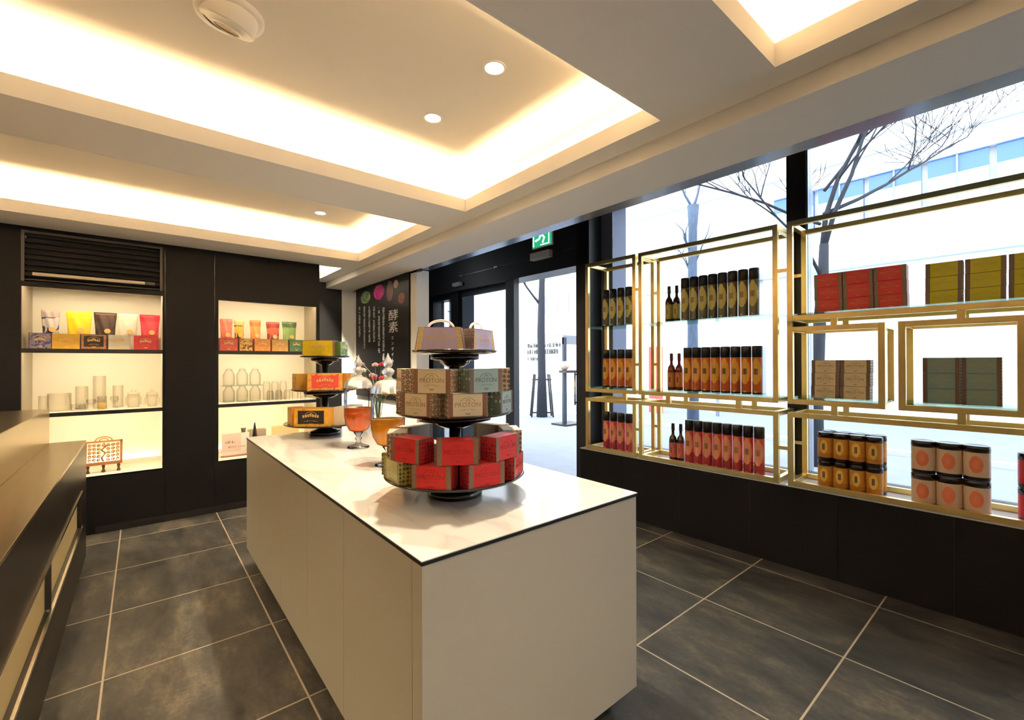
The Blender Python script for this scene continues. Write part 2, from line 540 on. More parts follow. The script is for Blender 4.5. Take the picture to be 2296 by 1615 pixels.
struct('baseboard_back', MB().box(-0.30, 1.52, YB - 0.012, YB, 0, 0.06), M_BLACK)
for k, n in enumerate((N1, N2)):
    mb = MB()
    mb.box(n[0], n[1], YB + ND, YB + ND + 0.01, n[2], 2.12, M_NICHE)
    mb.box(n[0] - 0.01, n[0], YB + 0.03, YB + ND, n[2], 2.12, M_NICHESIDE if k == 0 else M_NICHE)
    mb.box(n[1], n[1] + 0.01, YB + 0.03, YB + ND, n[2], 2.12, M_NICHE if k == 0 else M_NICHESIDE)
    mb.box(n[0], n[1], YB + 0.0, YB + ND, n[2] - 0.01, n[2] + 0.002, M_NICHE)
    mb.box(n[0], n[1], YB + 0.03, YB + ND, 2.112, 2.12, M_NICHE)
    struct('wall_niche_%d' % (k + 1), mb)
    for z0, z1 in ((1.01, 1.042), (1.532, 1.567)):
        nm = 'left' if k == 0 else 'right'
        t = thing('niche_shelf', 'thin black shelf, the %s of two in the %s lit niche' % ('upper' if z0 > 1.2 else 'lower', nm), 'shelf', (n[0], YB, z0), 0, 'shelves in the wall niches')
        hz = z1 - z0
        obj('board', MB().box(0.002, n[1] - n[0] - 0.002, 0.012, ND, hz - 0.012, hz, M_NICHE).box(0.0, n[1] - n[0], 0.0, 0.012, 0.0, hz, M_BLACK), None, t)
        obj('light_profile', MB().box(0.03, n[1] - n[0] - 0.03, 0.014, 0.022, hz - 0.020, hz - 0.013), emis('shelf_led_profile', (1.0, 0.80, 0.50), 110.0), t)
    tag(obj('niche_light', MB().box(n[0] + 0.03, n[1] - 0.03, YB + 0.05, YB + 0.066, 2.100, 2.106), emis('top_led_profile', (1.0, 0.80, 0.50), 80.0)),
        'warm LED profile behind the top edge of the %s lit niche' % ('left' if k == 0 else 'right'), 'light strip')
    tag(obj('niche_light', MB().box(n[0] + 0.03, n[1] - 0.03, YB + ND - 0.030, YB + ND - 0.018, n[2] + 0.003, n[2] + 0.012, M_LEDN).box(n[0], n[1], YB + ND - 0.065, YB + ND - 0.055, n[2] + 0.002, n[2] + 0.045, M_NICHE)),
        'warm LED profile behind the low upstand at the foot of the %s niche' % ('left' if k == 0 else 'right'), 'light strip')

# white pillar and partition carrying the poster
struct('wall_pillar', MB().box(2.14, 2.325, 6.26, 6.36, 0, 2.455), M_WHITEWALL)
struct('wall_partition', MB().box(2.30, 2.45, 4.39, 6.4, 0, 2.455), M_WHITEWALL)
# rest of the room behind and beside the camera
struct('wall_left', MB().box(-4.06, -4.0, -3.2, 5.2, 0, 2.85), M_DARKWALL)
struct('wall_rear', MB().box(-4.0, 4.3, -3.26, -3.2, 0, 3.28), M_WHITEWALL)
struct('wall_vestibule', MB().box(2.45, 4.3, 7.6, 7.66, 0, 3.28), M_BLACK)
struct('wall_bay_end', MB().box(2.45, 2.50, 6.4, 7.6, 0, 3.28), M_BLACK)

# ---- window bay (rotated frame)
t = thing('window_bench', 'long low black cabinet under the shop window', 'cabinet', WO, RW)
mb = MB(); wbox(mb, -3.2, 3.065, 0.004, 0.50, 0.0, 0.565, M_DARKWALL)
for a in (2.55, 2.0, 1.44, 0.9, 0.35): wbox(mb, a, a + 0.003, 0.001, 0.006, 0.0, 0.56, M_BLACK)
obj('cabinet_body', mb, None, t)
mb = MB(); wbox(mb, -3.2, 3.065, 0.0, 0.50, 0.565, 0.575)
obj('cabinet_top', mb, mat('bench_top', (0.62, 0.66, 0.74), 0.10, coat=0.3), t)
DG = 0.43
mb = MB()
wbox(mb, 1.17, 1.30, DG - 0.05, DG + 0.07, 0.575, 3.2)
wbox(mb, -0.95, -0.83, DG - 0.05, DG + 0.07, 0.575, 3.2)
wbox(mb, -3.2, 3.2, DG - 0.02, DG + 0.05, 3.12, 3.2)
wbox(mb, -3.2, 3.2, DG - 0.02, DG + 0.05, 0.575, 0.60)
struct('window_1', mb, M_BLACK, WO, RW)
mb = MB(); wbox(mb, 1.17, 1.155, DG - 0.05, DG + 0.07, 0.6, 3.12)
struct('trim_3', mb, M_ALU, WO, RW)
for k, (a0, a1) in enumerate(((-3.2, -0.95), (-0.83, 1.155), (1.30, 2.97))):
    mb = MB(); wbox(mb, a0, a1, DG, DG + 0.01, 0.60, 3.12)
    struct('window_%d' % (k + 2), mb, M_PANE, WO, RW)
mb = MB(); wbox(mb, 2.97, 3.25, DG, DG + 0.25, -0.1, 3.2)
struct('wall_window_pier', mb, M_BLUEPILLAR, WO, RW)
# entrance: black header, jambs, sliding doors
mb = MB()
wbox(mb, 3.14, 7.0, 0.22, 0.50, 2.50, 3.2)
wbox(mb, 3.12, 3.30, 0.22, 0.50, 0.0, 3.2)
wbox(mb, 5.66, 5.84, 0.30, 0.50, 0.0, 3.2)
wbox(mb, 6.36, 6.75, 0.30, 0.50, 0.0, 3.2)
wbox(mb, 5.84, 6.36, 0.32, 0.48, 2.42, 2.52)
struct('door_frame', mb, M_BLACK, WO, RW)
mb = MB(); wbox(mb, 3.30, 5.66, 0.215, 0.222, 2.70, 2.704, M_ALU)
for a in (3.42, 4.62, 5.4): wbox(mb, a, a + 0.07, 0.20, 0.222, 2.69, 2.712, M_CHROME)
struct('trim_4', mb, None, WO, RW)
mb = MB(); wbox(mb, 5.84, 6.36, 0.40, 0.41, 0.0, 2.5, M_PANE)
for z in (0.9, 1.35, 1.8, 2.25): wbox(mb, 5.90, 6.14, 0.42, 0.46, z, z + 0.012, M_ALU)
wbox(mb, 5.92, 6.16, 0.47, 0.50, 0.0, 2.5, M_BLUEPILLAR); wbox(mb, 6.22, 6.24, 0.38, 0.42, 0, 2.5, M_ALU)
struct('window_5', mb, None, WO, RW)
def leaf(nm, a0, a1, d, w, label):
    t = thing(nm, label, 'door', WP((a0 + a1) / 2, d, 0), RW)
    h = (a1 - a0) / 2
    m1 = MB().box(-h, -h + w, 0, 0.04, 0.01, 2.50).box(h - w, h, 0, 0.04, 0.01, 2.50).box(-h, h, 0, 0.04, 0.01, 0.08).box(-h, h, 0, 0.04, 2.42, 2.50)
    obj('door_frame_bars', m1, M_BLACK, t)
    obj('glass_pane', MB().box(-h + w, h - w, 0.015, 0.023, 0.08, 2.42), M_PANE, t)
    return t, h
t, h = leaf('sliding_door', 4.42, 5.66, 0.34, 0.045, 'black framed glass sliding door leaf on the left of the entrance')
obj('film_strip', MB().box(-h + 0.05, -h + 0.33, 0.010, 0.014, 0.08, 2.42), mat('grey_privacy_film', (0.20, 0.24, 0.32), 0.4), t)
mb = MB(); wbox(mb, 4.34, 4.50, 0.24, 0.33, 0.0, 2.5)
struct('door_post', mb, mat('dark_door_post', (0.035, 0.04, 0.045), 0.3), WO, RW)
mb = MB().tube([(0, 0, 0.0), (0, 0, 0.36)], 0.009, 8)
mb.box(-0.006, 0.006, 0.0, 0.035, 0.02, 0.035).box(-0.006, 0.006, 0.0, 0.035, 0.325, 0.34)
tag(obj('door_pull', mb, M_CHROME, None, WP(3.29, 0.185, 0.98), RW), 'slim vertical metal pull on the right entrance jamb', 'handle')

# exit sign, door sensor
t = thing('exit_sign', 'green and white running-man emergency exit sign over the door', 'sign', WP(3.80, 0.20, 2.80), RW)
obj('housing', MB().box(-0.165, 0.165, 0.0, 0.03, 0, 0.32, None, 0.003), M_WHITEPLASTIC, t)
obj('sign_face', MB().box(-0.155, 0.155, -0.004, 0.0, 0.01, 0.31), emis('exit_green', (0.02, 0.42, 0.20), 1.0), t)
mb = MB()
mb.box(-0.145, -0.125, -0.006, -0.004, 0.02, 0.30)
mb.poly([(-0.02, 0.02), (0.125, 0.02), (0.125, 0.30), (-0.02, 0.30), (-0.02, 0.285), (0.108, 0.285), (0.108, 0.035), (-0.02, 0.035)][::-1], -0.006, -0.004)
mb.lathe([(0, -0.001), (0.021, -0.001), (0.021, 0.001), (0, 0.001)], 14, None, (0, 0), False, Matrix.Translation((0.035, -0.006, 0.25)) @ XZ)
for pts, r in (([(0.03, 0.225), (0.0, 0.15)], 0.017), ([(0.03, 0.215), (-0.045, 0.205), (-0.075, 0.165)], 0.010), ([(0.025, 0.21), (0.075, 0.175), (0.09, 0.205)], 0.010),
               ([(0.0, 0.15), (0.045, 0.105), (0.02, 0.045)], 0.013), ([(-0.005, 0.15), (-0.04, 0.10), (-0.10, 0.085)], 0.013)):
    mb.tube([(x, -0.007, z) for x, z in pts], r, 6)
obj('running_figure', mb, emis('exit_white', (0.9, 1.0, 0.92), 1.0), t)
tag(obj('door_sensor', MB().box(-0.155, 0.155, -0.05, 0.02, 0, 0.085, None, 0.008), M_GREYPLASTIC, None, WP(3.80, 0.20, 2.655), RW),
    'light grey sensor box below the green exit sign', 'sensor')
tag(obj('door_sensor', MB().box(-0.09, 0.09, -0.04, 0.02, 0, 0.05, None, 0.006), M_GREYPLASTIC, None, WP(5.52, 0.20, 2.56), RW),
    'small grey sensor box at the left end of the entrance header', 'sensor')

# ceiling fixtures
down_xy = [(1.245, 1.62, 'nearer of the pair over the island'), (1.238, 2.17, 'farther of the pair over the island'), (1.243, 4.20, 'in the cove near the back wall'),
           (1.66, 5.75, 'added unseen in the far ceiling corner cove'), (1.66, 5.40, 'second added one unseen in the far ceiling corner cove'), (-1.25, 1.62, 'over the service counter'), (-1.25, 4.20, 'over the far end of the counter'), (0.7, -0.6, 'behind the viewpoint')]  # corner cove pair is added, out of sight, to brighten the pillar and partition
for x, y, w in down_xy:
    t = thing('downlight', 'round recessed warm ceiling downlight, ' + w, 'ceiling light', (x, y, ZR), 0, 'recessed downlights')
    obj('trim_ring', MB().lathe([(0.040, 0.012), (0.042, -0.004), (0.052, -0.005), (0.054, 0.0)], 32), M_WHITEPLASTIC, t)
    obj('lens', MB().lathe([(0.0, -0.0015), (0.042, -0.0015)], 24), M_DOWN, t)
    ld = bpy.data.lights.new('downlight_beam', 'SPOT'); ld.energy = SPOT_W * (4.0 if 'corner' in w else 1.0); ld.color = (1.0, 0.84, 0.60); ld.spot_size = 1.75; ld.spot_blend = 0.6; ld.shadow_soft_size = 0.03
    lo = bpy.data.objects.new('downlight_beam', ld); COL.objects.link(lo); lo.parent = t; lo.location = (0, 0, -0.01)
t = thing('ceiling_speaker', 'round white ceiling fixture with dark oval grille, top left', 'ceiling fixture', (0.262, 2.02, ZR))
obj('flange', MB().lathe([(0.118, 0.0), (0.118, -0.012), (0.108, -0.018), (0.09, -0.02)], 40), M_WHITEPLASTIC, t)
MT = Matrix.Translation((0, 0, -0.012)) @ Matrix.Rotation(0.34, 4, 'X') @ Matrix.Rotation(0.20, 4, 'Y')
obj('bowl', MB().lathe([(0.095, 0.03), (0.094, -0.03), (0.088, -0.036), (0.080, -0.034), (0.055, -0.045), (0.046, -0.048), (0.044, -0.044)], 40, M=MT), M_WHITEPLASTIC, t)
obj('grille', MB().lathe([(0, -0.042), (0.045, -0.043)], 28, M=MT), mat('brown_grille', (0.22, 0.15, 0.09), 0.6), t)

# ventilation louvre above niche 1
t = thing('air_vent', 'wide black louvred air vent above the left niche', 'vent', (-0.73, YB, 2.10))
mb = MB().box(0, 0.878, 0.0, 0.02, 0, 0.018).box(0, 0.878, 0.0, 0.02, 0.387, 0.405).box(0, 0.018, -0.004, 0.02, 0, 0.405).box(0.86, 0.878, -0.004, 0.02, 0, 0.405)
obj('vent_frame', mb, mat('vent_frame_grey', (0.06, 0.055, 0.05), 0.4), t)
mb = MB()
for i in range(8):
    z = 0.045 + i * 0.045
    mb.box(0.018, 0.86, 0.0, 0.05, -0.003, 0.003, None, 0, Matrix.Translation((0, 0.0, z)) @ Matrix.Rotation(0.75, 4, 'X'))
mb.box(0.018, 0.86, 0.09, 0.1, 0, 0.405)
obj('louvre_slats', mb, mat('vent_slat', (0.035, 0.033, 0.034), 0.35), t)
t = thing('light_bar', 'slim cream tube light at the foot of the black vent', 'light bar', (-0.665, YB - 0.03, 2.145))
obj('tube', MB().box(0, 0.69, -0.012, 0.012, 0, 0.026, None, 0.006), mat('cream_diffuser', (0.80, 0.70, 0.50), 0.4), t)
obj('end_cap', MB().box(0.69, 0.76, -0.014, 0.014, -0.003, 0.03, None, 0.003), M_BLACK, t)

# ================================================================== COUNTER
t = thing('service_counter', 'stepped brushed-steel service counter with dark front, left edge', 'counter', (0, 0, 0))
XF, YE, YN = -0.302, 4.39, -1.2
mb = MB()
mb.box(XF - 0.14, XF, YN, YE, 0.60, 0.885, M_BRONZE)
mb.box(XF - 0.14, XF, YN, YE, 0.08, 0.365, M_BRONZE)
mb.box(XF - 0.14, XF, 4.08, YE, 0.365, 0.60, M_BRONZE)
mb.box(XF - 0.22, XF - 0.14, YN, YE, 0.0, 0.885, M_BRONZE)
mb.box(XF - 0.9, XF - 0.22, YN, YE, 0.0, 0.885, M_BRONZE)
obj('front_panel', mb, None, t)
obj('worktop', MB().box(XF - 0.9, XF + 0.002, YN, YE + 0.002, 0.885, 0.90, None, 0.002), M_STEEL, t)
obj('upper_ledge', MB().box(-1.15, -0.485, YN, YE, 0.90, 1.135, M_STEEL, 0.003), None, t)
obj('slot_back', MB().box(XF - 0.10, XF - 0.022, YN, 4.08, 0.365, 0.60), M_BRASSLIT, t)
obj('slot_rail', MB().box(XF - 0.004, XF + 0.006, YN, 4.10, 0.592, 0.606), M_CHROME, t)
obj('slot_rail', MB().box(XF - 0.004, XF + 0.006, YN, 4.10, 0.358, 0.372), M_CHROME, t)
obj('slot_divider', MB().box(XF - 0.021, XF - 0.001, 2.80, 2.81, 0.372, 0.592), M_BLACK, t)
obj('slot_light', MB().box(XF - 0.020, XF - 0.014, YN, 4.06, 0.594, 0.599), emis('slot_led', (1.0, 0.78, 0.46), 28.0), t)

# ================================================================== ISLAND
IX0, IX1, IY0, IY1, IZ = 0.590, 1.590, 1.10, 3.745, 0.904
t = thing('display_island', 'large ivory display island with white marble top', 'display table', (0, 0, 0))
mb = MB().box(IX0 + 0.012, IX1 - 0.004, IY0 + 0.004, IY1 - 0.004, 0.10, IZ - 0.012, M_ISLAND)
def seams(ys_):
    prev = IY0 + 0.0
    for y in ys_ + [IY1]:
        mb.box(IX0 + 0.002, IX0 + 0.016, prev + 0.0012, y - 0.0012, 0.10, IZ - 0.013, M_ISLAND)
        mb.box(IX0 + 0.006, IX0 + 0.014, y - 0.0013, y + 0.0013, 0.10, IZ - 0.013, M_SEAM)
        prev = y
seams([1.16, 1.72, 2.20, 2.72, 3.23])
obj('cabinet_body', mb, None, t)
obj('plinth', MB().box(IX0 + 0.09, IX1 - 0.06, IY0 + 0.09, IY1 - 0.06, 0.0, 0.10), M_BLACK, t)
obj('worktop', MB().box(IX0, IX1, IY0, IY1, IZ - 0.003, IZ, M_MARBLE).box(IX0, IX1, IY0, IY1, IZ - 0.014, IZ - 0.003, M_BLACK), None, t)

# ================================================================== CARTONS
def emblem(ink, w, h, body='PROTON', scale=1.0):
    mb = MB()
    mb.mi(ink)
    if body: text_bm(body, h * 0.27 * scale, ink, mb, Matrix.Translation((0, -0.0006, h * 0.52)) @ XZ, 0.0003)
    def arc(cx, cz, r, th, a0, a1, n=14, sx=1.0):
        for i in range(n):
            u, v = a0 + (a1 - a0) * i / n, a0 + (a1 - a0) * (i + 1) / n
            p = [(cx + sx * rr_ * cos(q), cz + rr_ * sin(q)) for rr_, q in ((r, u), (r + th, u), (r + th, v), (r, v))]
            mb.poly(p, -0.0009, -0.0001)
    arc(0, h * 0.56, h * 0.25, h * 0.018, 0.35, PI - 0.35, sx=1.3)
    arc(0, h * 0.66, h * 0.07, h * 0.025, 0, PI, 8)
    arc(0, h * 0.19, h * 0.055, h * 0.03, PI, 2 * PI, 8, 1.3)
    arc(0, h * 0.19, h * 0.015, h * 0.02, PI, 2 * PI, 6)
    for s in (-1, 1): mb.box(s * w * 0.08, s * w * 0.20, -0.0009, -0.0001, h * 0.30, h * 0.312)
    mb.box(-w * 0.12, w * 0.12, -0.0009, -0.0001, h * 0.335, h * 0.345)
    return mb

def carton_kind(nm, col, strip, endm, ink, w=0.160, h=0.088, d=0.090, body='PROTON', taper=0.0, handle=False, sf=0.13, escale=1.0):
    t = thing(nm, 'carton', 'box')
    mc = mat('card_' + nm + str(len(MATS)), col, 0.42, noise=0.05, nscale=8)
    ms = mat('strip_' + nm + str(len(MATS)), strip, 0.5, noise=0.35, nscale=160)
    mb = MB(); k = w * sf
    mb.box(-w / 2 + k, w / 2 - k, 0, d, 0, h, mc)
    mb.box(-w / 2 + k, w / 2 - k, -0.0007, 0.001, h - 0.0022, h - 0.0008, M_SEAMSHADE)  # dark strip painted along the top edge as the shadow line between stacked cartons
    for s in (-1, 1):
        mb.box(s * (w / 2 - k), s * (w / 2 - 0.002), -0.0004, d + 0.0004, 0, h + 0.0002, ms)
        mb.box(s * (w / 2 - 0.002), s * w / 2, -0.0002, d, 0, h, endm)
    if taper > 0:
        for v in mb.bm.verts:
            f = 1 + taper * (1 - v.co.z / h)
            v.co.x *= f; v.co.y = d / 2 + (v.co.y - d / 2) * (1 + taper * 0.8 * (1 - v.co.z / h))
    obj('carton_body', mb, None, t)
    e = emblem(ink, w, h, body, escale)
    if taper > 0:
        for v in e.bm.verts:
            v.co.y = d / 2 + (v.co.y - d / 2) * (1 + taper * 0.8 * (1 - v.co.z / h))
    obj('printed_emblem', e, None, t)
    if handle:
        pts = [(0.05 * cos(a), d / 2, h + 0.0 + 0.028 * sin(a)) for a in [PI * i / 10 for i in range(11)]]
        obj('carry_handle', MB().tube(pts, 0.005, 8), mat('cream_handle', (0.80, 0.72, 0.55), 0.5), t)
    return Kind(t)

E_BROWN = pattern_mat('brown_rosette_card', (0.16, 0.10, 0.07), (0.62, 0.52, 0.40))
E_CREAM = pattern_mat('cream_rosette_card', (0.66, 0.54, 0.40), (0.20, 0.13, 0.09))
E_RED = pattern_mat('red_dotted_card', (0.38, 0.025, 0.03), (0.14, 0.01, 0.015), 70)
E_GREEN = pattern_mat('olive_dotted_card', (0.42, 0.40, 0.10), (0.10, 0.09, 0.02), 65)
E_TEAL = pattern_mat('teal_rosette_card', (0.10, 0.14, 0.13), (0.45, 0.55, 0.52), 60)
BR = (0.17, 0.11, 0.075)
red = carton_kind('red_carton', (0.92, 0.055, 0.05), (0.30, 0.22, 0.15), E_RED, mat('orange_print_ink', (0.85, 0.28, 0.12), 0.4), body='PROTON')
redstand = carton_kind('red_carton', (0.66, 0.03, 0.035), (0.22, 0.15, 0.10), E_RED, mat('dark_red_print', (0.40, 0.02, 0.02), 0.4), w=0.150, d=0.074)
yellow = carton_kind('olive_yellow_carton', (0.88, 0.76, 0.03), (0.22, 0.14, 0.11), E_BROWN, mat('yellow_print_ink', (0.72, 0.60, 0.10), 0.3), h=0.082)
yellowstand = carton_kind('yellow_green_carton', (0.70, 0.66, 0.28), (0.30, 0.28, 0.08), E_GREEN, mat('pale_yellow_print', (0.85, 0.82, 0.4), 0.4), w=0.150, d=0.074)
cream = carton_kind('cream_carton', (0.95, 0.78, 0.50), BR, E_BROWN, mat('tan_print_ink', (0.42, 0.27, 0.13), 0.4), h=0.086)
creamstand = carton_kind('cream_carton', (0.95, 0.83, 0.60), (0.22, 0.11, 0.07), E_CREAM, mat('brown_print_ink', (0.50, 0.34, 0.17), 0.4), w=0.150, d=0.074)
teal = carton_kind('teal_carton', (0.22, 0.33, 0.32), (0.13, 0.085, 0.06), E_BROWN, mat('bronze_print_ink', (0.45, 0.36, 0.18), 0.35), h=0.09)
tealstand = carton_kind('teal_carton', (0.40, 0.56, 0.54), (0.20, 0.13, 0.10), E_TEAL, mat('dark_teal_print', (0.14, 0.20, 0.19), 0.4), w=0.150, d=0.074)
lilac = carton_kind('lilac_carton', (0.66, 0.56, 0.86), (0.72, 0.55, 0.28), pattern_mat('plum_dotted_card', (0.14, 0.10, 0.10), (0.30, 0.24, 0.24), 70), M_GOLDINK,
                    w=0.165, h=0.094, d=0.075, taper=0.18, handle=True)
white = carton_kind('white_carton', (0.80, 0.76, 0.68), (0.45, 0.36, 0.26), E_CREAM, mat('beige_print_ink', (0.6, 0.5, 0.35), 0.4), w=0.150, d=0.074)

# ---- the two tiered stands
def tier_stand(loc, label):
    t = thing('tiered_cake_stand', label, 'display stand', loc, 0, 'tiered stands on the island')
    obj('foot', MB().lathe([(0.0, 0), (0.108, 0), (0.112, 0.006), (0.112, 0.022), (0.104, 0.03), (0.088, 0.033), (0.055, 0.045), (0.05, 0.076), (0.0, 0.076)], 48), M_BLACKGLOSS, t)
    for z, r, under in ((0.076, 0.286, 0.10), (0.328, 0.238, 0.15), (0.575, 0.176, 0.10)):
        obj('tray', MB().lathe([(0, z), (r * 0.6, z), (r * 0.96, z + 0.008), (r, z + 0.016), (r - 0.004, z + 0.020), (r * 0.9, z + 0.016), (0, z + 0.014)], 64), M_BLACKGLOSS, t)
        if z > 0.1:
            obj('collar', MB().lathe([(0, z - 0.05), (under * 0.35, z - 0.05), (under * 0.6, z - 0.032), (under * 0.62, z - 0.024), (under, z - 0.018), (under, z - 0.0), (0, z)], 40), M_BLACKGLOSS, t)
    for z0, z1 in ((0.090, 0.28), (0.342, 0.53)):
        obj('stem', MB().lathe([(0, z0), (0.085, z0), (0.075, z0 + 0.012), (0.04, z0 + 0.05), (0.026, z0 + 0.09), (0.024, z1), (0, z1)], 32), M_BLACKGLOSS, t)
    return t
S1 = Vector((1.0, 1.575, IZ)); S2 = Vector((1.075, 3.52, IZ))
tier_stand(S1, 'near black three-tier stand stacked with red, cream and lilac cartons')
tier_stand(S2, 'far black three-tier stand with yellow, red and orange boxes')

CA = math.atan2(-S1.x, S1.y)
def ring(kind, S, th, r, z, label, group, tilt=0.0, d=0.09, cam_ang=None):
    """th: degrees round the stand, 0 = towards the viewer, positive = to the right"""
    toC = Vector((-S.x, -S.y, 0)).normalized()
    right = Vector((-toC.y, toC.x, 0))
    q = math.radians(th)
    n = toC * cos(q) + right * sin(q)
    y_ax = -n
    rz = math.atan2(-y_ax.x, y_ax.y)
    p = S + n * r
    return kind.place((p.x, p.y, S.z + z), rz + tilt, label, group)
Z1, Z2, Z3 = 0.0905, 0.3425, 0.5895
g = 'red cartons round the bottom tier of the near stand'
R1 = 0.272
ring(redstand, S1, -18, R1, Z1, 'red carton, lower left one facing front on near stand bottom tier', g)
ring(redstand, S1, 25, R1, Z1, 'red carton, lower right one facing front on near stand bottom tier', g)
ring(redstand, S1, 68, R1, Z1, 'red carton seen end-on at lower right of near stand bottom tier', g)
ring(yellowstand, S1, -61, R1, Z1, 'yellow-green carton at lower left of the near stand bottom tier', 'yellow-green cartons on the near stand')
ring(yellowstand, S1, -104, 0.285, Z1, 'yellow-green carton end jutting out at far left of near stand', 'yellow-green cartons on the near stand')
for k, (a, w) in enumerate(((111, 'rear right'), (154, 'rear centre'), (205, 'rear left'))):
    ring(white, S1, a, R1 - 0.01, Z1, 'white carton, lower layer, %s of near stand bottom tier' % w, 'white cartons at the back of the near stand')
ring(redstand, S1, 2, R1, Z1 + 0.0895, 'red carton, middle one of the upper layer on bottom tier', g)
ring(redstand, S1, -42, R1, Z1 + 0.0895, 'red carton, left one of the upper layer on bottom tier', g)
ring(redstand, S1, 47, R1, Z1 + 0.0895, 'red carton turned right, right one of upper layer on bottom tier', g)
for k, (a, w) in enumerate(((-86, 'left'), (91, 'right'), (-130, 'back left'), (135, 'back right'))):
    ring(white, S1, a, R1 - 0.005, Z1 + 0.0895, 'white carton on the upper layer, %s side of near stand bottom tier' % w, 'white cartons at the back of the near stand')
g = 'cream cartons on the middle tier of the near stand'
R2 = 0.226
ring(creamstand, S1, -40, R2, Z2, 'cream carton, lower left on the near stand middle tier', g)
ring(creamstand, S1, 12, R2, Z2, 'cream carton, lower centre on the near stand middle tier', g)
ring(creamstand, S1, -93, R2, Z2, 'cream carton seen end-on, lower far left of middle tier', g)
ring(tealstand, S1, 65, R2, Z2, 'teal carton at lower right of the near stand middle tier', 'teal cartons on the near stand')
for a, w in ((118, 'rear right'), (171, 'rear centre'), (-146, 'rear left')): ring(creamstand, S1, a if a > 0 else -146, R2 - 0.002, Z2, 'cream carton in the lower layer, %s of middle tier' % w, 'hidden cream cartons on the near stand')
ring(creamstand, S1, -22, R2, Z2 + 0.0895, 'cream carton, upper front one on the near stand middle tier', g)
ring(tealstand, S1, 31, R2, Z2 + 0.0895, 'teal carton in the upper layer of the near stand middle tier', 'teal cartons on the near stand')
ring(creamstand, S1, -75, R2, Z2 + 0.0895, 'cream carton seen end-on, upper left of middle tier', g)
ring(creamstand, S1, 84, R2, Z2 + 0.0895, 'cream carton, upper right rear one of middle tier', g)
g = 'lilac cartons on the top tier'
toC1 = Vector((-S1.x, -S1.y, 0)).normalized(); lat1 = Vector((-toC1.y, toC1.x, 0)); base_rz = math.atan2(toC1.x, -toC1.y)
for (u, v, turn, lb) in ((-0.055, 0.098, -6, 'lilac carton with cream handle facing front on the top tier'), (0.090, -0.012, 58, 'pale lilac carton turned right on the top tier')):
    q = math.radians(turn)
    nrm = toC1 * cos(q) + lat1 * sin(q)
    cpt = S1 + lat1 * u + toC1 * (v - 0.0375) + nrm * 0.0375
    lilac.place((cpt.x, cpt.y, IZ + Z3), math.atan2(nrm.x, -nrm.y), lb, g)

def fruit_box(nm, cols, side, panel=None, w=0.21, h=0.118, d=0.10):
    t = thing(nm, 'box', 'box')
    mb = MB(); mb.box(-w / 2, w / 2, 0, d, 0, h, mat('side_' + nm, side, 0.45, noise=0.15, nscale=12))
    obj('carton_body', mb, None, t)
    mf = blotch_mat('print_' + nm, cols, 26)
    obj('front_print', MB().box(-w / 2 + 0.004, w / 2 - 0.004, -0.0012, 0.0, 0.003, h - 0.003), mf, t)
    if panel:
        p = MB().box(-w * 0.38, w * 0.38, -0.0022, -0.0012, h * 0.16, h * 0.88)
        obj('title_panel', p, mat('panel_' + nm, panel, 0.4), t)
    e = emblem(M_GOLDINK, w, h, '', 1.0)
    for i in range(7): e.box(-w * 0.24 + i * w * 0.07, -w * 0.24 + i * w * 0.07 + w * 0.05, -0.0036, -0.0022, h * (0.50 + 0.02 * (3 - abs(i - 3))), h * (0.64 + 0.02 * (3 - abs(i - 3))))
    for v in e.bm.verts: v.co.y -= 0.0018
    obj('printed_emblem', e, None, t)
    return Kind(t)
k = fruit_box('bright_yellow_box', [(0.80, 0.60, 0.02), (0.86, 0.66, 0.02), (0.88, 0.55, 0.03)], (0.25, 0.12, 0.04), w=0.225)
ring(k, S2, -22, 0.135, Z3, 'bright yellow box on the top tier of the far stand', 'boxes on the far stand')
k = fruit_box('green_leaf_box', [(0.05, 0.16, 0.04), (0.20, 0.40, 0.08), (0.75, 0.80, 0.60)], (0.10, 0.22, 0.05), w=0.12, d=0.08, h=0.112)
ring(k, S2, 62, 0.15, Z3, 'green leaf-print box beside the yellow box on top tier', 'boxes on the far stand')
k = fruit_box('red_title_box', [(0.80, 0.30, 0.05), (0.85, 0.45, 0.10), (0.75, 0.10, 0.05)], (0.62, 0.34, 0.05), (0.78, 0.08, 0.05), w=0.235, h=0.125)
ring(k, S2, 0, 0.215, Z2, 'orange box with red title panel on the far stand middle tier', 'boxes on the far stand')
k = fruit_box('amber_box', [(0.60, 0.34, 0.05), (0.66, 0.40, 0.06)], (0.55, 0.30, 0.04), w=0.14, h=0.12)
ring(k, S2, -76, 0.215, Z2, 'amber box turned left on the far stand middle tier', 'boxes on the far stand')
k = fruit_box('small_orange_box', [(0.80, 0.40, 0.06), (0.85, 0.62, 0.30)], (0.70, 0.32, 0.05), w=0.12, h=0.12, d=0.08)
ring(k, S2, 72, 0.205, Z2, 'small orange box at the right of the far stand middle tier', 'boxes on the far stand')
k = fruit_box('black_title_box', [(0.80, 0.38, 0.04), (0.85, 0.50, 0.05), (0.70, 0.25, 0.03)], (0.80, 0.36, 0.03), (0.02, 0.015, 0.015), w=0.24, h=0.13)
ring(k, S2, -22, 0.245, Z1, 'orange box with black title panel on far stand bottom tier', 'boxes on the far stand')
k = fruit_box('orange_box', [(0.80, 0.42, 0.05), (0.85, 0.50, 0.08)], (0.78, 0.30, 0.03), w=0.16, h=0.125)
ring(k, S2, -76, 0.245, Z1, 'plain orange box turned left on far stand bottom tier', 'boxes on the far stand')
k = fruit_box('ivory_box', [(0.82, 0.76, 0.60), (0.85, 0.80, 0.66), (0.60, 0.50, 0.30)], (0.80, 0.74, 0.58), w=0.22, h=0.13)
ring(k, S2, 54, 0.25, Z1, 'ivory box at the right of the far stand bottom tier', 'boxes on the far stand')
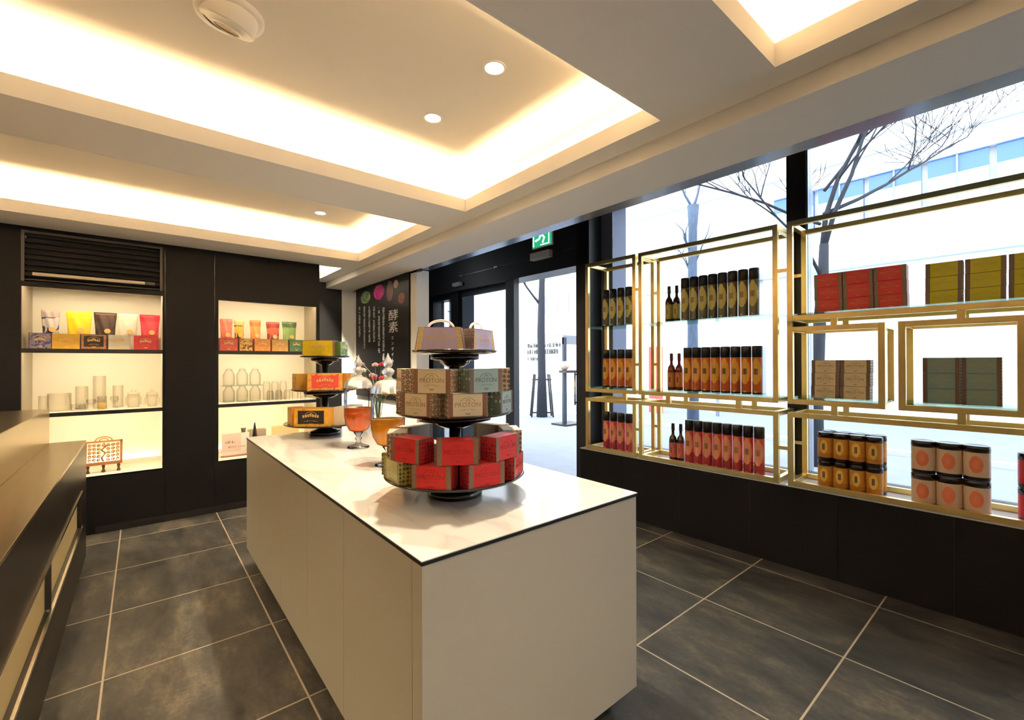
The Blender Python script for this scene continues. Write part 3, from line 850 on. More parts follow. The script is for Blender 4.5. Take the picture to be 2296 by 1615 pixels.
# transparent carrier bag hanging at the right of the far stand
# ---- glass drink dispensers
def dispenser(loc, liquid, lz, label):
    t = thing('drink_dispenser', label, 'drink dispenser', loc, 0, 'glass drink dispensers')
    obj('glass_body', MB().lathe([(0.0, 0.10), (0.03, 0.101), (0.058, 0.115), (0.077, 0.15), (0.086, 0.20), (0.087, 0.30), (0.084, 0.37), (0.089, 0.38), (0.086, 0.38), (0.080, 0.36)], 48, flute=12, famp=0.03), M_CRYSTAL, t)
    lq = mat('juice_' + label[:6], liquid, 0.15, spec=0.6, trans=0.0)
    b = lq.node_tree.nodes['Principled BSDF']; b.inputs['Subsurface Weight'].default_value = 0.6; b.inputs['Subsurface Radius'].default_value = (0.08, 0.04, 0.01)
    b.inputs['Subsurface Scale'].default_value = 1.0
    obj('juice', MB().lathe([(0, 0.106), (0.028, 0.107), (0.055, 0.120), (0.073, 0.152), (0.081, 0.20), (0.081, lz), (0, lz)], 36), lq, t)
    obj('glass_foot', MB().lathe([(0, 0.0), (0.070, 0.002), (0.066, 0.010), (0.022, 0.024), (0.012, 0.045), (0.022, 0.060), (0.013, 0.075), (0.030, 0.098), (0, 0.10)], 32), M_CRYSTAL, t)
    lid = obj('glass_lid', MB().lathe([(0.090, 0.383), (0.088, 0.395), (0.080, 0.42), (0.055, 0.445), (0.028, 0.455), (0.018, 0.47), (0.032, 0.488), (0.034, 0.50), (0.020, 0.515)], 40, flute=16, famp=0.02), mat('frosted_crystal', (0.92, 0.91, 0.89), 0.10, trans=0.7), t)
    obj('finial', MB().lathe([(0.012, 0.512), (0.024, 0.53), (0.024, 0.548), (0.008, 0.575), (0, 0.597)], 16), MATS['frosted_crystal'], lid)
    return t
dispenser((1.07, 2.83, IZ), (0.90, 0.22, 0.03), 0.255, 'deep orange drink in the farther crystal dispenser, left one')
dispenser((1.01, 2.25, IZ), (0.95, 0.42, 0.02), 0.245, 'amber drink in the nearer crystal dispenser, behind the cartons')
# ---- flowers
t = thing('flower_vase', 'small flower arrangement with red and white blooms behind the dispensers', 'flowers', (1.40, 3.30, IZ))
obj('vase', MB().lathe([(0, 0), (0.035, 0), (0.045, 0.06), (0.03, 0.14), (0.034, 0.16), (0.028, 0.16), (0.026, 0.14)], 24), M_GLASSWARE, t)
sm = MB(); heads = []
rnd = random.Random(3)
for i in range(14):
    a = rnd.uniform(0, 2 * PI); rr_ = rnd.uniform(0.03, 0.16); z = rnd.uniform(0.34, 0.55)
    p = (rr_ * cos(a), rr_ * sin(a), z); heads.append(p)
    sm.tube([(0, 0, 0.05), (p[0] * 0.3, p[1] * 0.3, z * 0.6), p], 0.0025, 5)
obj('stems', sm, mat('green_stem', (0.08, 0.16, 0.05), 0.5), t)
fcols = [(0.65, 0.03, 0.06), (0.85, 0.82, 0.74), (0.16, 0.32, 0.14), (0.80, 0.60, 0.58), (0.45, 0.28, 0.22)]
for i, p in enumerate(heads):
    mb = MB(); c = fcols[i % 5]
    for q in range(9):
        a = q * 2.4; s = 0.012 + 0.002 * (q % 3)
        M_ = Matrix.Translation((p[0] + 0.012 * cos(a), p[1] + 0.012 * sin(a), p[2] + 0.004 * (q % 4))) @ Matrix.Rotation(0.7, 4, Vector((cos(a), sin(a), 0)))
        mb.lathe([(0, -s * 0.4), (s, 0), (s * 0.7, s * 0.5), (0, s * 0.6)], 7, M=M_)
    obj('bloom', mb, mat('petal_%d' % (i % 5), c, 0.6), t)
mb = MB()
mb.tube([(0, 0, 0.1), (-0.02, 0.06, 0.45), (-0.10, 0.20, 0.60)], 0.003, 5)
obj('twig', mb, mat('pale_twig', (0.5, 0.5, 0.5), 0.6), t)

# ================================================================== GOLD SHELVING
TU = 0.034
DD = 0.35
def frame(name, label, a0, a1, z0, z1, shelves=(), spacers=()):
    t = thing(name, label, 'shelf', WP(a1, 0, z0), RW, 'gold framed window shelving')
    W_, H_ = a1 - a0, z1 - z0            # local x from 0 (far end, a1) to W_ (near end, a0)
    for dy, nm in ((0.0, 'front_frame'), (DD - TU, 'rear_frame')):
        mb = MB(); b = 0.0015
        mb.box(0, TU, dy, dy + TU, 0, H_, None, b); mb.box(W_ - TU, W_, dy, dy + TU, 0, H_, None, b)
        mb.box(TU, W_ - TU, dy, dy + TU, 0, TU, None, b); mb.box(TU, W_ - TU, dy, dy + TU, H_ - TU, H_, None, b)
        obj(nm, mb, M_GOLD, t)
    for x in (0, W_ - TU):
        for z in (0, H_ - TU):
            obj('depth_rail', MB().box(x, x + TU, TU, DD - TU, z, z + TU, None, 0.0015), M_GOLD, t)
    for z in shelves:
        obj('glass_shelf', MB().box(0.004, W_ - 0.004, 0.006, DD - 0.006, z - z0 - 0.010, z - z0), M_SHELFGLASS, t)
    for (p0, p1, q0, q1) in spacers:      # a-range, z-range ; front and rear pair
        for dy in (0.004, DD - TU + 0.004):
            obj('spacer_bar', MB().box(a1 - p1, a1 - p0, dy, dy + TU - 0.008, q0 - z0, q1 - z0), M_GOLD, t)
    return t
ZB, ZL, ZM, ZT = 0.576, 1.09, 1.150, 2.435
frame('shelving_unit', 'narrow tall gold frame left of the window, holding cylinder bottles', 2.415, 2.995, ZM, ZT, (1.195, 1.795), ((2.52, 2.56, ZL, ZM), (2.385, 2.415, 1.41, 1.435), (2.385, 2.415, 2.095, 2.12)))
frame('shelving_unit', 'low gold frame under the narrow left tall frame', 2.415, 2.995, ZB, ZL, (), ((2.385, 2.415, 0.82, 0.845),))
frame('shelving_unit', 'wide tall gold frame with rows of olive and orange bottles', 1.245, 2.385, ZM, ZT, (1.195, 1.795), ((1.50, 1.54, ZL, ZM), (2.08, 2.12, ZL, ZM), (1.185, 1.245, 2.085, 2.11)))
frame('shelving_unit', 'wide low gold frame with the row of pink-label bottles', 1.245, 2.385, ZB, ZL, (), ((1.185, 1.245, 0.82, 0.845),))
frame('shelving_unit', 'largest upper gold frame with red and yellow cartons', -1.10, 1.185, 1.735, ZT, (1.782,), ((0.895, 0.93, 1.69, 1.735), (0.30, 0.335, 1.69, 1.735)))
frame('shelving_unit', 'square gold frame around the cream cartons', 0.650, 1.185, ZM, 1.69, (1.195,), ((0.895, 0.93, ZL, ZM),))
frame('shelving_unit', 'square gold frame around the teal cartons', 0.075, 0.588, ZM, 1.69, (1.195,), ((0.30, 0.335, ZL, ZM),))
frame('shelving_unit', 'square gold frame at the right picture edge beyond the teal cartons', -0.50, 0.03, ZM, 1.69, (1.195,))
frame('shelving_unit', 'long low gold frame with stacked cans beneath the square frames', -1.10, 1.185, ZB, ZL)

# ---- bottles and cans
def cyl_kind(nm, lower, upper, medal, mark, cap=(0.012, 0.011, 0.012), r=0.036, h=0.372, caph=0.085):
    t = thing(nm, 'bottle', 'bottle')
    obj('container', MB().lathe([(0, 0), (r - 0.002, 0), (r, 0.003), (r, h - caph), (0, h - caph)], 28), mat('dark_tube', (0.015, 0.012, 0.012), 0.3), t)
    obj('cap', MB().lathe([(0, h - caph), (r + 0.0008, h - caph), (r + 0.0008, h - 0.004), (r - 0.002, h), (0, h)], 28), mat('black_cap', cap, 0.35), t)
    lh = h - caph - 0.012
    obj('label_wrap', MB().lathe([(r + 0.0004, 0.014), (r + 0.0004, h - caph - 0.002)], 28),
        label_mat('label_' + nm, lower, upper, medal, mark, h, 0.47, r * 1.02, 0.29, 0.062), t)
    obj('base_crest', MB().poly([(0.011 * cos(PI + PI * i / 8), 0.024 + 0.012 * sin(PI + PI * i / 8)) for i in range(9)], -r - 0.0022, -r + 0.001), mat('pale_crest', (0.75, 0.66, 0.50), 0.5), t)
    return Kind(t)
def small_kind(nm, body, col, mark):
    t = thing(nm, 'bottle', 'bottle')
    r = 0.0335
    obj('glass_body', MB().lathe([(0, 0), (r - 0.002, 0), (r, 0.004), (r, 0.175), (r * 0.85, 0.205), (0.013, 0.228), (0.012, 0.262), (0, 0.262)], 24), mat('bottle_glass_' + nm, body, 0.1, coat=0.4), t)
    obj('cap', MB().lathe([(0, 0.262), (0.0145, 0.262), (0.0145, 0.325), (0, 0.327)], 16), mat('cap_' + nm, tuple(c * 0.7 for c in body), 0.3), t)
    obj('label_wrap', MB().lathe([(r + 0.0005, 0.03), (r + 0.0005, 0.16)], 24), label_mat('labels_' + nm, col, col, tuple(min(1, c * 1.25) for c in col), mark, 0.2, 0.47, r * 0.7, 0.28, 0.12), t)
    return Kind(t)
olive = cyl_kind('olive_label_bottle', (0.12, 0.115, 0.06), (0.13, 0.11, 0.03), (0.78, 0.64, 0.18), (0.25, 0.12, 0.04))
orange = cyl_kind('orange_label_bottle', (0.62, 0.13, 0.015), (0.80, 0.22, 0.02), (1.0, 0.52, 0.08), (0.02, 0.015, 0.01))
pink = cyl_kind('pink_label_bottle', (0.42, 0.04, 0.06), (0.80, 0.12, 0.09), (1.0, 0.42, 0.24), (0.22, 0.13, 0.05))
solive = small_kind('small_olive_bottle', (0.05, 0.03, 0.01), (0.42, 0.36, 0.10), (0.2, 0.15, 0.05))
sorange = small_kind('small_orange_bottle', (0.16, 0.02, 0.01), (0.60, 0.22, 0.06), (0.05, 0.02, 0.01))
spink = small_kind('small_dark_bottle', (0.015, 0.008, 0.01), (0.55, 0.15, 0.12), (0.20, 0.10, 0.05))
ORD = ['first', 'second', 'third', 'fourth', 'fifth', 'sixth', 'seventh', 'eighth']
rowsB = [(olive, solive, 1.796, 'olive-labelled', 'upper'), (orange, sorange, 1.196, 'orange-labelled', 'middle'), (pink, spink, ZB, 'pink-labelled', 'bottom')]
for kd, ks, z, cn, lev in rowsB:
    sh = {'upper': 0.02, 'middle': 0.0, 'bottom': -0.012}[lev]
    for i in range(8):
        a = 1.985 + sh - i * 0.0792
        kd.place(WP(a, 0.135, z), RW, '%s black-capped bottle, %s of eight from the left on the wide %s shelf' % (cn, ORD[i], lev), cn + ' bottles in the wide gold frame')
    for i, a in enumerate((2.145 + sh, 2.078 + sh)):
        ks.place(WP(a, 0.15 + 0.01 * i, z), RW, 'small %s bottle, %s of two at the left end of the wide %s shelf' % (cn, ('left', 'right')[i], lev), 'small bottles in the wide gold frame')
    for i in range(4):
        a = 2.845 - i * 0.088
        kd.place(WP(a, 0.15, z), RW, '%s bottle, %s from the left on the narrow %s shelf' % (cn, ORD[i], lev), cn + ' bottles in the narrow gold frame')
    if lev != 'bottom':
        tag(obj('acrylic_divider', MB().box(-0.0015, 0.0015, 0, 0.09, 0, 0.36), M_PANE, None, WP(1.375 + sh, 0.07, z), RW), 'clear acrylic end plate right of the %s bottles' % cn, 'divider', 'acrylic end plates')

def can_kind(nm, r, h, lower, upper, medal, mark, zm=0.5):
    t = thing(nm, 'can', 'can')
    obj('container', MB().lathe([(0, 0), (r - 0.003, 0), (r, 0.004), (r, h - 0.035), (0, h - 0.035)], 32), mat('black_can', (0.012, 0.010, 0.010), 0.3), t)
    obj('lid', MB().lathe([(0, h - 0.035), (r + 0.001, h - 0.035), (r + 0.001, h - 0.003), (r - 0.003, h - 0.0008), (r - 0.010, h - 0.003), (0, h - 0.003)], 32), mat('black_lid', (0.014, 0.012, 0.013), 0.18), t)
    obj('label_wrap', MB().lathe([(r + 0.0005, 0.022), (r + 0.0005, h - 0.037)], 32), label_mat('label_' + nm, lower, upper, medal, mark, h, zm, r * 0.55, 0.26, 0.11), t)
    return Kind(t)
bcan = can_kind('golden_label_can', 0.0435, 0.192, (0.60, 0.24, 0.03), (0.72, 0.34, 0.05), (0.98, 0.66, 0.14), (0.03, 0.015, 0.01))
pcan = can_kind('beige_label_can', 0.0560, 0.196, (0.84, 0.62, 0.44), (0.86, 0.64, 0.45), (0.95, 0.24, 0.11), (0.85, 0.36, 0.20), 0.47)
rcan = can_kind('red_label_can', 0.0480, 0.186, (0.55, 0.03, 0.05), (0.60, 0.04, 0.06), (0.66, 0.10, 0.10), (0.75, 0.45, 0.4))
for rw in range(2):
    lv = ('lower', 'upper')[rw]
    for i in range(4):
        bcan.place(WP(0.992 - i * 0.0893, 0.125, ZB + rw * 0.192), RW, 'golden-label can, %s from the left in the %s front row' % (ORD[i], lv), 'golden cans under the cream cartons')
        bcan.place(WP(0.992 - i * 0.0893 - 0.004, 0.225, ZB + rw * 0.192), RW, 'golden-label can, %s from the left in the %s back row' % (ORD[i], lv), 'golden cans under the cream cartons')
    for i in range(3):
        pcan.place(WP(0.490 - i * 0.1125, 0.125, ZB + rw * 0.196), RW, 'beige can with orange emblem, %s from the left, %s layer' % (ORD[i], lv), 'beige cans under the teal cartons')
    for i in range(2):
        rcan.place(WP(0.062 - i * 0.098, 0.15, ZB + rw * 0.186), RW, 'red-label can at the right picture edge, %s layer, %s column' % (lv, ('near', 'outer')[i]), 'red cans at the right edge')
LV = ['lowest', 'middle', 'topmost']
CN = ['left', 'centre', 'right']
for c in range(3):
    for r in range(3):
        red.place(WP(0.965 - c * 0.1635 + 0.002 * (r - 1), 0.10, 1.783 + r * 0.0892), RW, 'red carton, %s of the %s stack on the large gold shelf' % (LV[r], CN[c]), 'red cartons on the large gold shelf')
        yellow.place(WP(0.395 - c * 0.168 - 0.001 * r, 0.10, 1.783 + r * 0.0832), RW, 'olive-yellow carton, %s of the %s stack on the large gold shelf' % (LV[r], CN[c]), 'olive-yellow cartons on the large gold shelf')
for c in range(2):
    for r in range(3):
        cream.place(WP(0.985 - c * 0.166 + 0.002 * (1 - r), 0.10, 1.196 + r * 0.0872), RW, 'cream carton, %s of the %s stack in the square gold frame' % (LV[r], ('left', 'right')[c]), 'cream cartons in the square frame')
        teal.place(WP(0.408 - c * 0.164, 0.10, 1.196 + r * 0.0912), RW, 'teal carton, %s of the %s stack in the square gold frame' % (LV[r], ('left', 'right')[c]), 'teal cartons in the square frame')

# ================================================================== NICHE GOODS
def pouch(nm, cols, w, h, loc, label, group, topcol):
    t = thing(nm, label, 'pouch', loc, rnd.uniform(-0.12, 0.12), group)
    bm = bmesh.new(); nx, nz = 12, 16; V = {}
    for s in (-1, 1):
        for i in range(nx + 1):
            for j in range(nz + 1):
                u, v = i / nx * 2 - 1, j / nz
                thick = 0.038 * (1 - abs(u) ** 2.2) * max(0.0, (1 - v) ** 0.8) * (1.0 if v > 0.02 else 0.8)
                ww = w / 2 * (0.90 + 0.10 * v ** 2 - 0.07 * sin(PI * min(1, v * 1.15)))
                wob = 0.004 * sin(7 * u + 9 * v)
                V[s, i, j] = bm.verts.new((u * ww, s * (thick + 0.0006) + wob * (v > 0.05), v * h))
    for s in (-1, 1):
        for i in range(nx):
            for j in range(nz):
                q = [V[s, i, j], V[s, i + 1, j], V[s, i + 1, j + 1], V[s, i, j + 1]]
                f = bm.faces.new(q if s < 0 else q[::-1]); f.smooth = True
                f.material_index = 1 if j >= nz - 3 else 0
    for i in range(nx):
        bm.faces.new((V[-1, i, nz], V[-1, i + 1, nz], V[1, i + 1, nz], V[1, i, nz])); bm.faces.new((V[-1, i, 0], V[1, i, 0], V[1, i + 1, 0], V[-1, i + 1, 0]))
    for j in range(nz):
        bm.faces.new((V[-1, 0, j], V[-1, 0, j + 1], V[1, 0, j + 1], V[1, 0, j])); bm.faces.new((V[-1, nx, j], V[1, nx, j], V[1, nx, j + 1], V[-1, nx, j + 1]))
    m_ = MB(); m_.bm.free(); m_.bm = bm; m_.mats = [blotch_mat('foil_' + nm, cols, 9, 0.28), mat('top_' + nm, topcol, 0.3)]
    obj('foil_bag', m_, None, t)
    e = MB()
    e.mi(M_GOLDINK)
    e.lathe([(0, 0), (0.022, 0), (0.022, 0.002), (0, 0.002)], 20, M_GOLDINK, (0, 0), False, Matrix.Translation((w * 0.10, -0.033, h * 0.50)) @ XZ)
    obj('badge', e, None, t)
    return t
def gift_box(nm, cols, side, w, loc, label, group, h=0.128, panel=None):
    k = fruit_box(nm, cols, side, panel, w, h, 0.09)
    k.place(loc, 0, label, group)
YP, YX = YB + 0.27, YB + 0.085
zS = 1.568
g1 = 'foil pouches in the left niche'; g2 = 'cartons in front of the pouches in the left niche'
pouch('navy_silver_pouch', [(0.03, 0.035, 0.09), (0.50, 0.46, 0.48), (0.62, 0.52, 0.50)], 0.115, 0.335, (-0.595, YP, zS), 'navy and silver foil pouch at the left of the left niche', g1, (0.36, 0.30, 0.30))
pouch('yellow_pouch', [(0.75, 0.50, 0.02), (0.86, 0.62, 0.03)], 0.17, 0.335, (-0.42, YP, zS), 'bright yellow foil pouch in the left niche', g1, (0.88, 0.68, 0.03))
pouch('black_pouch', [(0.03, 0.018, 0.015), (0.05, 0.03, 0.025), (0.40, 0.24, 0.12)], 0.155, 0.335, (-0.25, YP, zS), 'black foil pouch in the left niche', g1, (0.05, 0.02, 0.015))
pouch('silver_pouch', [(0.55, 0.50, 0.42), (0.72, 0.68, 0.60)], 0.145, 0.335, (-0.095, YP, zS), 'silver white foil pouch in the left niche', g1, (0.74, 0.68, 0.56))
pouch('crimson_pouch', [(0.42, 0.02, 0.05), (0.62, 0.06, 0.10)], 0.150, 0.335, (0.062, YP, zS), 'crimson foil pouch at the right of the left niche', g1, (0.50, 0.015, 0.04))
for nm, cols, side, w, x, pn, lb in (
    ('indigo_box', [(0.06, 0.05, 0.12), (0.22, 0.20, 0.36), (0.40, 0.25, 0.20)], (0.05, 0.03, 0.05), 0.13, -0.635, None, 'indigo box, leftmost in front of the left niche pouches'),
    ('golden_box', [(0.62, 0.36, 0.05), (0.74, 0.46, 0.06)], (0.70, 0.50, 0.18), 0.165, -0.485, None, 'golden box in front of the yellow pouch'),
    ('chocolate_box', [(0.03, 0.018, 0.015), (0.45, 0.20, 0.10)], (0.04, 0.02, 0.02), 0.165, -0.315, (0.025, 0.015, 0.012), 'black box in front of the black pouch'),
    ('silver_box', [(0.55, 0.53, 0.45), (0.66, 0.62, 0.52)], (0.72, 0.62, 0.42), 0.145, -0.150, None, 'silver cream box in front of the silver pouch'),
    ('crimson_box', [(0.40, 0.015, 0.035), (0.52, 0.04, 0.06)], (0.45, 0.02, 0.03), 0.165, 0.030, None, 'crimson box in front of the crimson pouch')):
    gift_box(nm, cols, side, w, (x, YX, zS), lb, g2, panel=pn)
g1 = 'foil pouches in the right niche'; g2 = 'cartons in front of the pouches in the right niche'
pouch('red_pouch', [(0.60, 0.05, 0.06), (0.72, 0.22, 0.14)], 0.115, 0.335, (0.675, YP, zS), 'red foil pouch, leftmost in the right niche', g1, (0.60, 0.16, 0.12))
pouch('black_yellow_pouch', [(0.05, 0.03, 0.02), (0.75, 0.42, 0.06), (0.60, 0.20, 0.10)], 0.095, 0.335, (0.79, YP, zS), 'black and yellow foil pouch in the right niche', g1, (0.55, 0.42, 0.20))
pouch('orange_pouch', [(0.72, 0.18, 0.05), (0.80, 0.32, 0.10)], 0.11, 0.335, (0.94, YP, zS), 'orange foil pouch in the middle of the right niche', g1, (0.70, 0.16, 0.04))
pouch('brown_red_pouch', [(0.14, 0.02, 0.02), (0.45, 0.10, 0.05), (0.60, 0.30, 0.20)], 0.135, 0.325, (1.11, YP, zS), 'brown red foil pouch in the right niche', g1, (0.25, 0.03, 0.02))
pouch('green_pouch', [(0.05, 0.12, 0.04), (0.22, 0.34, 0.12)], 0.155, 0.335, (1.275, YP, zS), 'green foil pouch, rightmost in the right niche', g1, (0.05, 0.10, 0.04))
for nm, cols, side, w, x, lb in (
    ('scarlet_box', [(0.42, 0.03, 0.03), (0.55, 0.10, 0.08)], (0.30, 0.03, 0.02), 0.155, 0.675, 'scarlet box, leftmost in front of the right niche pouches'),
    ('striped_box', [(0.12, 0.04, 0.02), (0.62, 0.40, 0.12), (0.40, 0.12, 0.06)], (0.20, 0.06, 0.03), 0.12, 0.825, 'brown and yellow box in front of the black and yellow pouch'),
    ('rust_box', [(0.50, 0.15, 0.04), (0.60, 0.28, 0.08)], (0.40, 0.10, 0.03), 0.15, 0.975, 'rust orange box in front of the orange pouch'),
    ('ochre_box', [(0.40, 0.22, 0.06), (0.55, 0.34, 0.12)], (0.35, 0.14, 0.05), 0.16, 1.142, 'ochre box in front of the brown red pouch'),
    ('forest_green_box', [(0.02, 0.07, 0.03), (0.08, 0.18, 0.08)], (0.03, 0.08, 0.03), 0.145, 1.305, 'dark green box in front of the green pouch')):
    gift_box(nm, cols, side, w, (x, YX, zS), lb, g2)

# glassware on the lower shelves
def glass(nm, prof, loc, label, group, lid=None, cat='glass jar', fill=None):
    t = thing(nm, label, cat, loc, 0, group)
    obj('glass_body', MB().lathe(prof, 28), M_GLASSWARE, t)
    if lid: obj('lid', MB().lathe(lid, 24), M_GLASSWARE, t)
    if fill: obj('drink', MB().lathe(fill[0], 20), mat('amber_' + nm, fill[1], 0.2), t)
    return t
z0 = 1.043; GY = YB + 0.20; gg = 'clear glassware on the left niche lower shelf'
def cyl(r, h): return [(0, 0.004), (r - 0.003, 0.004), (r - 0.003, h), (r, h), (r, 0), (0, 0)]
def goblet(r, h): return [(0, 0.004), (r * 0.8, 0.004), (r * 0.9, 0.01), (0.008, 0.02), (0.006, h * 0.4), (r * 0.7, h * 0.5), (r, h * 0.75), (r * 0.85, h), (r * 0.82, h), (r * 0.94, h * 0.75), (0, h * 0.46)]
glass('glass_tumbler', cyl(0.032, 0.13), (-0.635, GY + 0.05, z0), 'small clear tumbler at the far left of the lower shelf', gg, cat='glass')
glass('glass_bowl', cyl(0.075, 0.15), (-0.535, GY, z0), 'wide ribbed clear glass bowl on the left niche shelf', gg, cat='glass bowl')
glass('glass_beaker', cyl(0.043, 0.20), (-0.405, GY + 0.10, z0), 'clear beaker standing behind the low dish', gg, cat='glass')
glass('glass_dish', cyl(0.05, 0.055), (-0.415, GY - 0.05, z0), 'low clear glass dish in the left niche', gg, cat='glass dish')
glass('glass_cylinder', cyl(0.045, 0.29), (-0.29, GY + 0.10, z0), 'tallest clear glass cylinder vase in the left niche', gg, cat='glass vase')
glass('glass_cup', goblet(0.035, 0.09), (-0.335, GY - 0.05, z0), 'small clear stemmed cup left of the amber glass', gg, cat='glass')
glass('glass_tumbler', cyl(0.033, 0.115), (-0.265, GY - 0.06, z0), 'tumbler holding an amber sample in the left niche', gg, cat='glass',
      fill=([(0, 0.006), (0.020, 0.006), (0.029, 0.06), (0, 0.06)], (0.80, 0.50, 0.10)))
glass('glass_beaker', cyl(0.038, 0.20), (-0.165, GY + 0.10, z0), 'clear beaker right of the tallest cylinder', gg, cat='glass')
glass('glass_cup', goblet(0.03, 0.11), (-0.185, GY - 0.04, z0), 'stemmed clear cup right of the amber glass', gg, cat='glass')
glass('candy_jar', [(0, 0.004), (0.035, 0.004), (0.055, 0.03), (0.058, 0.09), (0.04, 0.115), (0.043, 0.12), (0.043, 0.0), (0, 0)], (-0.055, GY, z0), 'round clear candy jar with flat lid', gg,
      [(0.045, 0.122), (0.045, 0.135), (0.02, 0.14), (0.02, 0.155), (0, 0.158)])
glass('candy_jar', [(0, 0.004), (0.03, 0.004), (0.056, 0.035), (0.056, 0.075), (0.042, 0.105), (0.045, 0.11), (0.03, 0.0), (0, 0)], (0.078, GY, z0), 'rounded clear jar with domed knob lid, rightmost', gg,
      [(0.046, 0.11), (0.042, 0.125), (0.015, 0.14), (0.008, 0.145), (0.013, 0.16), (0, 0.165)])
gg = 'large clear jars in the right niche'
jarp = [(0, 0.005), (0.045, 0.005), (0.050, 0.02), (0.050, 0.11), (0.030, 0.145), (0.028, 0.16), (0.031, 0.162), (0.033, 0.147), (0.053, 0.112), (0.053, 0.0), (0, 0)]
JY = YB + 0.20
tag(obj('glass_riser', MB().box(0, 0.36, 0, 0.16, 0, 0.006), M_SHELFGLASS, None, (0.625, JY - 0.08, z0 + 0.166)), 'clear glass sheet laid over the lower row of jars', 'glass sheet')
for i in range(3):
    x = 0.690 + i * 0.118
    glass('glass_jar', jarp, (x, JY, z0), 'clear stoppered jar, %s of three in the lower row' % CN[i].replace('centre', 'middle'), gg, [(0.026, 0.150), (0.026, 0.163), (0, 0.165)])
    glass('glass_jar', jarp, (x, JY, z0 + 0.172), 'clear stoppered jar, %s of three on the glass sheet' % CN[i].replace('centre', 'middle'), gg, [(0.026, 0.150), (0.030, 0.163), (0.012, 0.178), (0, 0.18)])
gg = 'small clear jars in the right niche'
for i in range(5):
    glass('small_glass_jar', [(0, 0.004), (0.028, 0.004), (0.030, 0.085), (0.022, 0.10), (0.024, 0.102), (0.033, 0.087), (0.033, 0.0), (0, 0)], (1.06 + i * 0.082, JY - 0.05, z0),
          'small clear jar, %s from the left in the front row' % ORD[i], gg, [(0.025, 0.101), (0.025, 0.112), (0, 0.114)])
for i in range(3):
    glass('tall_glass_jar', [(0, 0.004), (0.032, 0.004), (0.034, 0.17), (0.028, 0.19), (0.030, 0.192), (0.037, 0.172), (0.037, 0.0), (0, 0)], (1.05 + i * 0.082, JY + 0.08, z0),
          'tall clear lidded jar, %s from the left in the back row' % ORD[i], 'tall clear jars in the right niche', [(0.031, 0.192), (0.031, 0.205), (0, 0.207)])

# carved wooden book rest
t = thing('carved_book_rest', 'small carved openwork wooden book rest in the left niche', 'book rest', (-0.255, YB + 0.13, 0.4925))
mw = mat('carved_walnut', (0.34, 0.14, 0.04), 0.45, noise=0.3, nscale=30)
Mt = Matrix.Translation((0, 0, 0.075)) @ Matrix.Rotation(-0.22, 4, 'X')
fr = MB()
fr.box(-0.125, -0.108, 0, 0.012, 0, 0.20, None, 0, Mt).box(0.108, 0.125, 0, 0.012, 0, 0.20, None, 0, Mt).box(-0.125, 0.125, 0, 0.012, 0.185, 0.20, None, 0, Mt).box(-0.125, 0.125, -0.03, 0.014, -0.012, 0.014, None, 0, Mt)
obj('panel_frame', fr, mw, t)
sc = MB()
for i in range(7):
    for j in range(5):
        cx, cz = -0.092 + i * 0.0305, 0.034 + j * 0.032
        if abs(i - 3) < 1 and j < 4: continue
        pts = [(cx + 0.013 * (0.4 + 0.6 * q / 9) * cos(q * 0.95 + i), 0.006, cz + 0.013 * (0.4 + 0.6 * q / 9) * sin(q * 0.95 + i)) for q in range(10)]
        sc.tube([Mt @ Vector(p) for p in pts], 0.0048, 5)
sc.tube([Mt @ Vector(p) for p in ((0, 0.006, 0.02), (-0.014, 0.006, 0.05), (0.012, 0.006, 0.09), (-0.016, 0.006, 0.12), (0.016, 0.006, 0.15), (0, 0.006, 0.18))], 0.008, 6)
sc.tube([Mt @ Vector((0.055 * cos(a), 0.006, 0.20 + 0.035 * sin(a))) for a in [PI * q / 12 for q in range(13)]], 0.006, 6)
sc.tube([Mt @ Vector((0.03 * cos(a), 0.006, 0.20 + 0.02 * sin(a))) for a in [PI * q / 8 for q in range(9)]], 0.005, 6)
obj('scroll_work', sc, mat('pale_carving', (0.40, 0.20, 0.07), 0.45), t)
for x in (-0.10, 0.0, 0.10):
    obj('leg', MB().lathe([(0, 0.0), (0.012, 0.0), (0.014, 0.01), (0.007, 0.03), (0.012, 0.05), (0.009, 0.07), (0, 0.07)], 14, M=Matrix.Translation((x, 0.0, 0))), mat('dark_leg_wood', (0.12, 0.05, 0.03), 0.4), t)

# sign card and small dark ornaments in niche 2
def strokes(mb, x0, x1, z, hgt, n, y0, y1, seed):
    r_ = random.Random(seed); x = x0; w = (x1 - x0) / n
    for i in range(n):
        if r_.random() < 0.15: continue
        cx = x0 + i * w
        for q in range(3):
            if r_.random() < 0.6: mb.box(cx + w * 0.1, cx + w * 0.8, y0, y1, z + hgt * (0.1 + 0.35 * q), z + hgt * (0.22 + 0.35 * q))
        mb.box(cx + w * 0.15 + w * 0.5 * r_.random(), cx + w * 0.32 + w * 0.5 * r_.random(), y0, y1, z, z + hgt * (0.6 + 0.4 * r_.random()))
t = thing('sign_card', 'pink and white printed card leaning in the right niche', 'sign', (0.74, YB + 0.16, 0.4925))
obj('card', MB().box(-0.115, 0.125, 0, 0.004, 0.012, 0.235, M_PAPER).box(-0.115, 0.05, -0.001, 0, 0.05, 0.235, M_PINKCARD), None, t)
mb = MB(); strokes(mb, -0.095, 0.0, 0.135, 0.028, 6, -0.002, -0.001, 5); strokes(mb, -0.06, 0.09, 0.09, 0.014, 9, -0.002, -0.001, 6)
obj('printed_words', mb, mat('brown_words', (0.30, 0.14, 0.08), 0.6), t)
obj('wooden_base', MB().box(-0.12, 0.13, -0.02, 0.03, 0.0, 0.012), mat('brown_base', (0.30, 0.12, 0.06), 0.5), t)
t = thing('bottle_ornament', 'dark pointed bottle ornament beside the printed card', 'ornament', (0.895, YB + 0.10, 0.4925))
